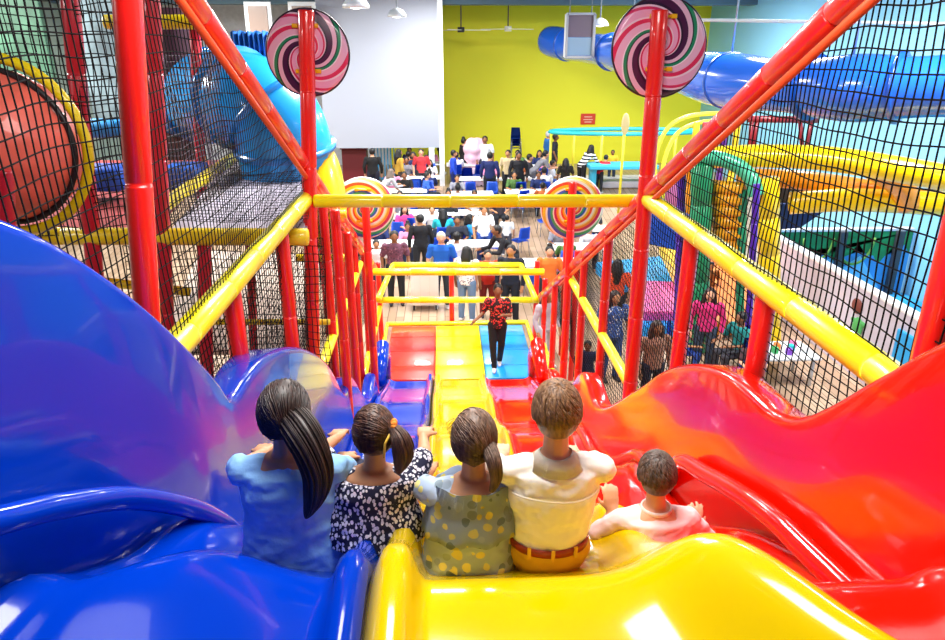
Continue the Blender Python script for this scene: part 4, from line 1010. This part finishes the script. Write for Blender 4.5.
def table(px, py, what, rz=0.0, chairs='abcd'):
    p = onF(px, py, .74); o = table0 if tf[0] else copy_tree(table0); tf[0] = False
    o.location = (p.x, p.y, floorz(p.y)); o.rotation_euler = (0, 0, rz); o['label'] = 'white folding table '+what; o['group'] = GRP; tabpos.append((p.x, p.y))
    M = Matrix.Rotation(rz, 3, 'Z')
    for ch in chairs:
        lx, ly, r, nm = {'a': (-.4, .62, PI, 'far left'), 'b': (.4, .62, PI, 'far right'), 'c': (-.4, -.62, 0, 'near left'), 'd': (.4, -.62, 0, 'near right')}[ch]
        q = M @ Vector((lx, ly, 0)); chair(p.x+q.x, p.y+q.y, rz+r+random.uniform(-.2, .2), 'blue chair %s of the table %s' % (nm, what)); seats.append((p.x+q.x, p.y+q.y, rz+r, nm, what))
table(420, 163, 'farthest under the white panel')
table(418, 177, 'second under the white panel')
table(404, 190, 'nearest under the white panel', chairs='ab')
table(467, 164, 'left of the pink balloons')
table(480, 178, 'beside the pale pink balloons')
table(470, 193, 'nearest above the top crossbeam', chairs='ac')
table(530, 166, 'in front of the leaning man in blue', chairs='abd')
table(530, 178, 'second from the leaning man')
table(528, 191, 'third from the leaning man')
table(386, 216, 'right of the left rainbow lollipop')
table(424, 212, 'with the turquoise clad guest', chairs='abcd')
table(462, 212, 'just below the top crossbeam', chairs='abc')
table(392, 243, 'behind the man in the purple shirt', chairs='ab')
table(478, 243, 'behind the guest in black', chairs='ab')
table(578, 246, 'low behind the right rainbow lollipop', chairs='abc')
table(548, 262, 'by the woman with the hair bun', chairs='cd')
table(582, 228, 'high behind the right rainbow lollipop', chairs='ab')
for px, py, lab in ((521, 214, 'blue plastic chair alone in the aisle, farther one'), (520, 240, 'blue plastic chair standing alone in the aisle, nearer one'), (545, 226, 'blue plastic chair left of the right rainbow lollipop'), (432, 250, 'blue plastic chair beside the man in the blue shirt')):
    p = onZ(px, py, .45); chair(p.x, p.y, random.uniform(-1, 1), lab)
# ---- people: a few poses built once, copied with their own colours
def build_pose(kind):
    """returns dict part -> mesh; figure 1.7 m tall facing +Y, standing at the origin"""
    sit = kind == 'sit'; walk = kind == 'walk'; lean = kind == 'lean'
    dzv = -.42 if sit else 0; ly = .32 if lean else (.06 if sit else 0)
    hip = Vector((0, 0, .92+dzv)); nk = Vector((0, ly, 1.45+dzv-(.08 if lean else 0))); H = nk+Vector((0, .03+(.04 if lean else 0), .14))
    sh = {s: nk+Vector((s*.18, 0, -.07)) for s in (-1, 1)}
    if sit or lean: arm = {s: (sh[s]+Vector((s*.06, .10, -.24)), sh[s]+Vector((-s*.02, .34, -.24))) for s in (-1, 1)}
    elif walk: arm = {-1: (sh[-1]+Vector((-.06, .08, -.26)), sh[-1]+Vector((.05, .24, -.2))), 1: (sh[1]+Vector((.09, -.02, -.26)), sh[1]+Vector((.22, .12, -.34)))}
    else: arm = {s: (sh[s]+Vector((s*.07, -.02, -.28)), sh[s]+Vector((s*.06, .07, -.52))) for s in (-1, 1)}
    leg = {}
    for s in (-1, 1):
        hp = hip+Vector((s*.09, 0, -.02))
        if sit: leg[s] = (hp, Vector((s*.11, .42, .5)), Vector((s*.11, .40, .08)))
        elif walk: leg[s] = (hp, Vector((s*.08, .10 if s > 0 else .02, .5)), Vector((s*.05, .12 if s > 0 else -.2, .08)))
        else: leg[s] = (hp, Vector((s*.1, .02, .5)), Vector((s*.11, 0, .08)))
    out = {}
    bm = bmesh.new()
    loft(bm, [(hip-Vector((0, 0, .08)), .12, .09), (hip, .15, .10), (hip.lerp(nk, .4), .125, .09), (hip.lerp(nk, .75), .16, .10), (nk-Vector((0, 0, .05)), .12, .08), (nk, .055, .05)], 14)
    cap(bm, nk-Vector((0, 0, .02)), .055, H-Vector((0, .01, .05)), .048)
    ball(bm, H, (.075, .092, .115), 14); cap(bm, H+Vector((0, .085, .0)), .012, H+Vector((0, .102, -.03)), .014, 6)
    for s in (-1, 1):
        ball(bm, H+Vector((s*.078, 0, -.01)), (.012, .022, .032), 8)
        chain(bm, [sh[s], arm[s][0], arm[s][1]], [.05, .037, .028], 8)
        d = (arm[s][1]-arm[s][0]).normalized()
        cap(bm, arm[s][1], .03, arm[s][1]+d*.07, .034, 8)
        for k in range(4): cap(bm, arm[s][1]+d*.08+Vector((s*(-.02+.014*k), 0, 0)), .011, arm[s][1]+d*(.16-.01*abs(k-1))+Vector((s*(-.026+.018*k), 0, -.02)), .008, 6)
        cap(bm, arm[s][1]+d*.04, .013, arm[s][1]+d*.1+Vector((-s*.045, .01, 0)), .01, 6)
        chain(bm, leg[s], [.085, .058, .04], 8); cap(bm, leg[s][2]+Vector((0, -.02, -.04)), .035, leg[s][2]+Vector((0, .14, -.05)), .028, 8)
    out['body'] = fuse(bm, 'body', .016, 1)
    for nm, full in (('shirt', 1.0), ('shirt_long', 1.9)):
        bm = bmesh.new()
        loft(bm, [(hip-Vector((0, 0, .06)), .165, .118), (hip+Vector((0, 0, .08)), .160, .115), (hip.lerp(nk, .4), .145, .108), (hip.lerp(nk, .75), .18, .118), (nk-Vector((0, 0, .055)), .14, .095), (nk-Vector((0, 0, .01)), .07, .065)], 16)
        for s in (-1, 1):
            if full > 1.5: chain(bm, [sh[s], arm[s][0], arm[s][0].lerp(arm[s][1], .9)], [.066, .052, .04], 8)
            else: cap(bm, sh[s], .068, sh[s].lerp(arm[s][0], .75), .06, 8)
        me = fuse(bm, nm, .018, 1); wrinkle(me, .006, 9, 3); out[nm] = me
    bm = bmesh.new(); loft(bm, [(hip-Vector((0, 0, .1)), .13, .1), (hip, .158, .112), (hip+Vector((0, 0, .07)), .15, .105)], 14)
    for s in (-1, 1): chain(bm, leg[s], [.1, .072, .058], 8)
    out['trousers'] = fuse(bm, 'trousers', .018, 1)
    for s, nm in ((-1, 'shoe_l'), (1, 'shoe_r')):
        bm = bmesh.new(); a = leg[s][2]; chain(bm, [a+Vector((0, -.04, -.045)), a+Vector((0, .06, -.05)), a+Vector((0, .16, -.052))], [.04, .04, .03], 8); me = bpy.data.meshes.new('shoe'); bmesh.ops.recalc_face_normals(bm, faces=bm.faces); bm.to_mesh(me); bm.free(); out[nm] = me
    def hair(kindh):
        bm = bmesh.new(); ball(bm, H+Vector((0, -.022, .028)), (.088, .098, .108), 14)
        if kindh == 'short': ball(bm, H+Vector((0, -.03, -.02)), (.082, .082, .07), 12)
        if kindh == 'long': chain(bm, [H+Vector((0, -.05, 0)), H+Vector((0, -.08, -.14)), H+Vector((0, -.12, -.34))], [.085, .1, .06]); [chain(bm, [H+Vector((s*.07, 0, 0)), H+Vector((s*.09, -.01, -.2))], [.035, .04]) for s in (-1, 1)]
        if kindh == 'bun': ball(bm, H+Vector((0, -.03, .14)), .055); ball(bm, H+Vector((0, -.03, -.02)), (.082, .082, .07), 12)
        return fuse(bm, 'hair', .012, 1)
    for kh in ('short', 'long', 'bun'): out['hair_'+kh] = hair(kh)
    out['H'] = H
    return out
POSE = {k: build_pose(k) for k in ('stand', 'sit', 'walk', 'lean')}
for P_ in POSE.values():
    for k, me in P_.items():
        if k != 'H':
            me.materials.clear(); me.materials.append(None); me.polygons.foreach_set('use_smooth', [True]*len(me.polygons))
SKINS = [mat('b98058', .6), mat('8c5a3a', .6), mat('d8a080', .6)]
def pm(h):
    return h if not isinstance(h, str) else mat(h, .85)
npers = [0]
def person(px, py, pose, H, deg, shirt, pants, hair, hcol, label, long=False, skin=None, base=0.0, D=None):
    """px, py = top of the head in the picture; stands on z=base; deg = facing, 0 looks away from the camera, 180 towards it"""
    P_ = POSE[pose]; k = H/1.7; top = (P_['H'].z+.125)*k
    p = onF(px, py, top) if not base else onZ(px, py, base+top)
    a = math.radians(deg); off = Matrix.Rotation(-a, 3, 'Z') @ Vector((0, P_['H'].y*k, 0))
    root = empty('person', (p.x-off.x, p.y-off.y, base or floorz(p.y-off.y)), label, 'person', rz=-a); root.scale = (k*(1.0 if base else 1.18), k*(1.0 if base else 1.12), k)
    def part(nm, mesh, m):
        o = bpy.data.objects.new(nm, mesh); COL.objects.link(o); o.parent = root; o.material_slots[0].link = 'OBJECT'; o.material_slots[0].material = m
    part('body', P_['body'], skin or SKINS[npers[0] % 3]); npers[0] += 1
    part('long_sleeved_top' if long else 'top', P_['shirt_long' if long else 'shirt'], pm(shirt)); part('trousers', P_['trousers'], pm(pants))
    part('shoe', P_['shoe_l'], mat('e8e6e6' if npers[0] % 2 else '202028', .6)); part('shoe', P_['shoe_r'], mat('e8e6e6' if npers[0] % 2 else '202028', .6))
    part('hair', P_['hair_'+hair], mat(hcol, .5))
    if pose == 'sit': chair(root.location.x-off.x*.0, root.location.y, -a, 'blue plastic chair under the '+' '.join(label.replace('seated ', '', 1).split()[:11]))
    return root
PLAID = fleck_mat('red_floral', '2a0c10', ['e83028', 'd02a3a', 'f05a40'], 22, .42)
STRP = stripe_mat('black_white_stripes', ['101018', 'f0f0f4'], 2, 9)
PURP = fleck_mat('purple_check', '6a3a50', ['8c5a6c', '503040'], 20, .4)
WD = fleck_mat('white_dark_flecks', 'e8e4ec', ['3a3a50', '7a7a90'], 25, .35)
K = '120e10'
W1 = person(498, 284, 'walk', 1.58, 185, PLAID, '101218', 'short', K, 'woman in a red floral blouse and black trousers standing on the blue mat', base=.18, skin=SKINS[1])
person(394, 231, 'stand', 1.72, 175, PURP, '23262c', 'short', K, 'man in a purple checked shirt clapping at the far rail', skin=SKINS[1])
person(441, 232, 'stand', 1.75, 180, '1560c8', '2c3440', 'short', 'c0bcb8', 'grey-haired man in a royal blue shirt behind the far rail', skin=SKINS[2])
person(376, 240, 'stand', 1.35, 170, 'f0e8ea', '26324a', 'short', K, 'child in a white top at the left end of the far rail')
person(467, 246, 'stand', 1.65, 20, WD, '6a86ac', 'long', K, 'woman with long black hair in light jeans behind the far rail')
person(488, 250, 'stand', 1.5, 178, 'd02a1c', '7a1c18', 'short', K, 'youth in a red top behind the far rail')
person(511, 245, 'stand', 1.7, 200, '141c30', '181c28', 'short', K, 'man in a dark navy jacket right of the youth in red', long=True)
person(498, 225, 'lean', 1.75, 250, '15141c', '20242c', 'short', K, 'man in black leaning over a white table', long=True)
person(507, 215, 'stand', 1.15, 10, 'e4ecf0', '4a5060', 'short', K, 'small boy in a white shirt standing in the aisle')
person(420, 214, 'stand', 1.68, 350, '14161e', '20242c', 'short', K, 'person in a black top seen from behind between the tables', long=True)
person(443, 209, 'sit', 1.7, 0, '28c0d0', '2c3a50', 'long', K, 'seated guest in a turquoise top seen from behind')
person(404, 206, 'sit', 1.6, 160, 'e8489a', '26324a', 'long', K, 'seated guest in a pink top')
person(484, 206, 'stand', 1.6, 170, 'f2f2f4', '3050a0', 'short', '3a2a20', 'guest in a white shirt left of the aisle')
person(457, 216, 'sit', 1.7, 180, '2a3040', '20242c', 'short', K, 'seated guest in a dark grey top below the crossbeam')
person(432, 206, 'sit', 1.6, 180, 'e8e8ee', '26324a', 'short', K, 'seated guest in a white top left of the turquoise one')
person(470, 214, 'sit', 1.6, 90, '2898e0', '26324a', 'long', K, 'seated guest in a light blue top')
person(457, 232, 'sit', 1.7, 30, 'dcdce4', '2c3440', 'short', K, 'seated guest in a pale grey shirt behind the man in blue')
person(550, 246, 'stand', 1.62, 185, 'ee7a2c', '30343c', 'bun', K, 'woman with a hair bun and orange top')
person(549, 290, 'stand', 1.5, 150, 'b8b4c0', 'd0d0dc', 'long', '2a1c18', 'woman in a grey top beside the right red posts', long=True)
person(588, 341, 'stand', 1.1, 200, '1c2c5c', '1c2c5c', 'short', K, 'small child in navy clothes between the right red posts')
person(618, 259, 'stand', 1.62, 10, 'e8502c', '1c1c24', 'long', K, 'woman in an orange-red top with long black hair behind the right net')
person(616, 291, 'stand', 1.66, 170, fleck_mat('blue_print', '3a5aa0', ['e8e4e0', '8c9cc0'], 22, .35), '34508c', 'long', '2a1c18', 'woman in a printed blue top and jeans behind the right net')
person(658, 321, 'stand', 1.58, 170, 'a0705c', '1c2238', 'long', '3a2018', 'woman with long brown hair looking down behind the red wave', long=True)
person(711, 288, 'stand', 1.6, 200, 'd82a78', '3a4a60', 'long', '301814', 'woman in a magenta top behind the right net', long=True)
person(686, 320, 'sit', 1.25, 120, 'f0f0f6', '2a50b0', 'short', K, 'seated child in white with blue trousers behind the right net')
person(742, 312, 'sit', 1.6, 250, '1a8c8c', '3a3a44', 'short', K, 'seated person in a teal shirt behind the right net')
person(757, 338, 'sit', 1.3, 200, '4a3038', '20242c', 'short', K, 'seated child in dark maroon by the toy table')
person(712, 262, 'stand', 1.2, 180, 'a0602c', '3a3a44', 'short', K, 'child in brown on the orange ramp')
# back of the hall
person(441, 127, 'stand', 1.8, 90, '14141a', '14141a', 'short', K, 'tall figure in black at the edge of the white panel', long=True)
person(464, 138, 'stand', 1.6, 70, '1a1418', '20242c', 'bun', K, 'woman in black with tied hair near the yellow wall', long=True)
person(454, 150, 'stand', 1.6, 90, '1440c0', '1a2c70', 'short', K, 'man in bright blue left of the pink balloons', long=True)
person(485, 136, 'stand', 1.75, 180, 'f0f2f6', '2a3040', 'short', K, 'man in white standing behind the pink balloons')
person(490, 152, 'stand', 1.7, 10, '142258', '20242c', 'short', K, 'man in a navy shirt right of the pink balloons', long=True)
person(508, 150, 'stand', 1.62, 200, 'c8b48c', '20242c', 'short', K, 'guest in a khaki jacket in the back of the hall', long=True)
person(519, 152, 'stand', 1.7, 180, '181820', '181820', 'short', K, 'guest in black beside the khaki jacket', long=True)
person(530, 154, 'sit', 1.7, 100, '2c2a34', '20242c', 'short', K, 'seated guest in charcoal near the yellow wall')
person(549, 131, 'stand', 1.75, 80, '2a70b8', '8a8a92', 'short', 'c8c8c8', 'white-haired man in blue leaning by the ride', long=True)
person(556, 134, 'stand', 1.7, 100, '1c2030', '20242c', 'short', K, 'dark clad person behind the white-haired man')
person(545, 150, 'lean', 1.7, 80, '7c7c84', '4a4a54', 'short', K, 'person bending forward in a grey top')
person(553, 160, 'sit', 1.6, 100, 'e4e6f0', '2a50b0', 'short', K, 'seated guest in white with a patterned collar by the ride')
person(566, 158, 'stand', 1.5, 0, '1c1814', '2c2a20', 'long', K, 'person in black at the yellow posts of the ride')
person(591, 144, 'lean', 1.62, 60, STRP, '181418', 'long', K, 'woman in a black and white striped top leaning over the game table', long=True)
person(606, 154, 'lean', 1.35, 50, 'd81c2c', '20242c', 'short', K, 'child in a red top leaning over the game table')
person(613, 150, 'stand', 1.2, 200, 'e8c030', '26324a', 'short', K, 'child in yellow beyond the game table')
person(372, 148, 'stand', 1.7, 0, '101014', '181c30', 'short', K, 'waiter in black beside the maroon cabinet', long=True)
person(399, 149, 'stand', 1.65, 60, 'c09838', '3a3024', 'long', K, 'guest in an ochre coat under the white panel', long=True)
person(413, 152, 'sit', 1.7, 180, '24305c', '20242c', 'short', K, 'seated guest in navy under the white panel')
person(421, 149, 'stand', 1.6, 180, 'c03038', '20242c', 'short', K, 'guest in dark red under the white panel')
person(390, 168, 'lean', 1.6, 60, 'b4b4ba', '4a4a50', 'long', '7a6a60', 'person in a pale grey top bending under the white panel', long=True)
person(404, 172, 'sit', 1.6, 180, '181818', '181818', 'short', K, 'seated guest in black right of the bending person')
person(427, 172, 'sit', 1.6, 90, '3060c0', '20242c', 'short', K, 'seated guest in mid blue beside the white pillar')
person(340, 215, 'sit', 1.5, 120, 'c05a9c', '26324a', 'long', K, 'seated guest in violet behind the left red posts')
person(561, 208, 'sit', 1.6, 200, '3050a0', '20242c', 'long', K, 'seated guest in denim blue left of the right rainbow lollipop')
person(448, 196, 'sit', 1.6, 180, '20242c', '20242c', 'short', K, 'seated guest in black just above the top crossbeam')
person(500, 192, 'sit', 1.6, 180, '484048', '20242c', 'short', K, 'seated guest in grey-brown above the middle of the crossbeam')
person(380, 205, 'sit', 1.6, 0, 'e0e0e8', '26324a', 'short', K, 'seated guest in white right of the left rainbow lollipop')
COLS = [('1c2c60', 'navy'), ('e8e8f0', 'white'), ('c02838', 'red'), ('30343c', 'charcoal'), ('2c78d0', 'blue'), ('e890b8', 'rose'), ('50783c', 'green'), ('d8b040', 'mustard'), ('8c8c98', 'grey'), ('30a8b0', 'teal'), ('b8602c', 'rust'), ('604080', 'purple')]
rs = random.Random(11); used = set(); people_xy = [(o.location.x, o.location.y) for o in bpy.data.objects if o.name.startswith('person')]
for i, (x, y, rz, nm, what) in enumerate(seats):
    if any((x-a)**2+(y-b)**2 < .16 for a, b in people_xy) or rs.random() < .22: continue
    h_, cn = COLS[(i*5+i//7) % 12]; k = rs.uniform(.88, 1.02); P_ = POSE['sit']
    root = empty('person', (x, y, floorz(y)), 'guest in %s, %s of table %s' % (cn, nm, what), 'person', rz=rz); root.scale = (k*1.12, k*1.08, k)
    for n_, me_, m_ in (('body', P_['body'], SKINS[i % 3]), ('top', P_['shirt'], mat(h_, .85)), ('trousers', P_['trousers'], mat(('20242c', '2c3c60', '4a4650')[i % 3], .85)), ('hair', P_['hair_'+('short', 'long', 'short', 'bun')[i % 4]], mat('120e10', .5))):
        o = bpy.data.objects.new(n_, me_); COL.objects.link(o); o.parent = root; o.material_slots[0].link = 'OBJECT'; o.material_slots[0].material = m_
# pale pink balloons on a table
c = onY(475, 157, 26.3)
bm = bmesh.new(); rnd = random.Random(5)
for z, r in ((c.z-.75, .12), (c.z-.55, .2), (c.z-.3, .3), (c.z, .38), (c.z+.3, .42), (c.z+.5, .34)):
    for k in range(5):
        a = 2*PI*k/5+z; ball(bm, (c.x+math.cos(a)*r*.55, 26.3+math.sin(a)*r*.55, z), r*.55, 10)
me = fuse(bm, 'balloon_bundle', .05, 1); o = tag(link('balloon_bundle', me, mat('f0c0d4', .5)), 'tall bundle of pale pink balloons in the middle of the hall', 'balloons')
bm = bmesh.new(); box(bm, (c.x+.05, 26.2, 1.13), (1.1, .7, .66), bev=.03); tag(link('skirted_table', bm, mat('e8ccdc', .7), smooth=False), 'small table with a pale pink skirt under the balloon bundle', 'table')
# chair stack near the wall
p = onY(516, 143, 29.0)
for k in range(5): 
    o = copy_tree(chair0); o.location = (p.x, 29.0, 1.3+k*.09); o['label'] = ('lowest', 'second lowest', 'middle', 'second highest', 'topmost')[k]+' blue chair of the stack by the yellow wall'; o['group'] = 'stacked blue chairs'
bm = bmesh.new(); box(bm, (p.x, 29.0, 1.05), (.9, .7, .5), bev=.02); tag(link('platform_box', bm, mat('e8e8f0', .6), smooth=False), 'white box under the stack of blue chairs', 'box')
# toy table on the right
p = onZ(778, 350, .55)
root = empty('toy_table', (p.x, p.y, 0), 'low white toy table with coloured blocks behind the right net', 'table')
bm = bmesh.new(); box(bm, (0, 0, .53), (1.2, .8, .05), bev=.02); link('table_top', bm, mat('e8eef4', .5), root, smooth=False)
for sx in (-1, 1):
    for sy in (-1, 1):
        bm = bmesh.new(); tube(bm, [(sx*.5, sy*.32, 0), (sx*.5, sy*.32, .52)], .03, 8); link('leg', bm, mat('c8d0d8', .5), root)
for i in range(9):
    h_, nm = (('e83a3a', 'red'), ('2aa0e8', 'blue'), ('f0c020', 'yellow'), ('30b060', 'green'), ('f08030', 'orange'), ('8040c0', 'violet'), ('20c0c0', 'turquoise'), ('f070b0', 'pink'), ('f0f0f0', 'white'))[i]
    bm = bmesh.new(); box(bm, (p.x-.45+.11*i, p.y-.2+.4*((i*7) % 5)/5, .61), (.09, .12, .11), bev=.01); tag(link('toy_block', bm, mat(h_, .4), smooth=False), nm+' toy block on the low white table', 'toy', 'toy blocks')
# ================================================================== LIGHT AND CAMERA
w = bpy.data.worlds.new('World'); bpy.context.scene.world = w; w.use_nodes = True
w.node_tree.nodes['Background'].inputs[0].default_value = (.9, .95, 1, 1); w.node_tree.nodes['Background'].inputs[1].default_value = .9
def area(loc, sx, sy, e, col=(1, 1, 1), rot=(0, 0, 0)):
    l = bpy.data.lights.new('ceiling_light', 'AREA'); l.shape = 'RECTANGLE'; l.size = sx; l.size_y = sy; l.energy = e; l.color = col
    o = bpy.data.objects.new('ceiling_light', l); COL.objects.link(o); o.location = loc; o.rotation_euler = rot; return o
for x in (-7, 0, 7):
    for y, e in ((2.5, 170), (9.5, 460), (16, 560), (23, 520)): area((x, y, 7.2), 1.6, 1.6, e, (1, .98, .95))
cam = bpy.data.cameras.new('Camera'); co = bpy.data.objects.new('Camera', cam); COL.objects.link(co)
cam.sensor_width = 36; cam.lens = 36*F/945; cam.clip_start = .05; cam.clip_end = 200
M = Matrix((CR, CU, -CF)).transposed(); co.matrix_world = Matrix.Translation(CP) @ M.to_4x4()
sc = bpy.context.scene; sc.camera = co
sc.view_settings.view_transform = 'Standard'; sc.view_settings.look = 'None'; sc.view_settings.gamma = 1; sc.view_settings.use_curve_mapping = False
sc.view_settings.exposure = 0.3
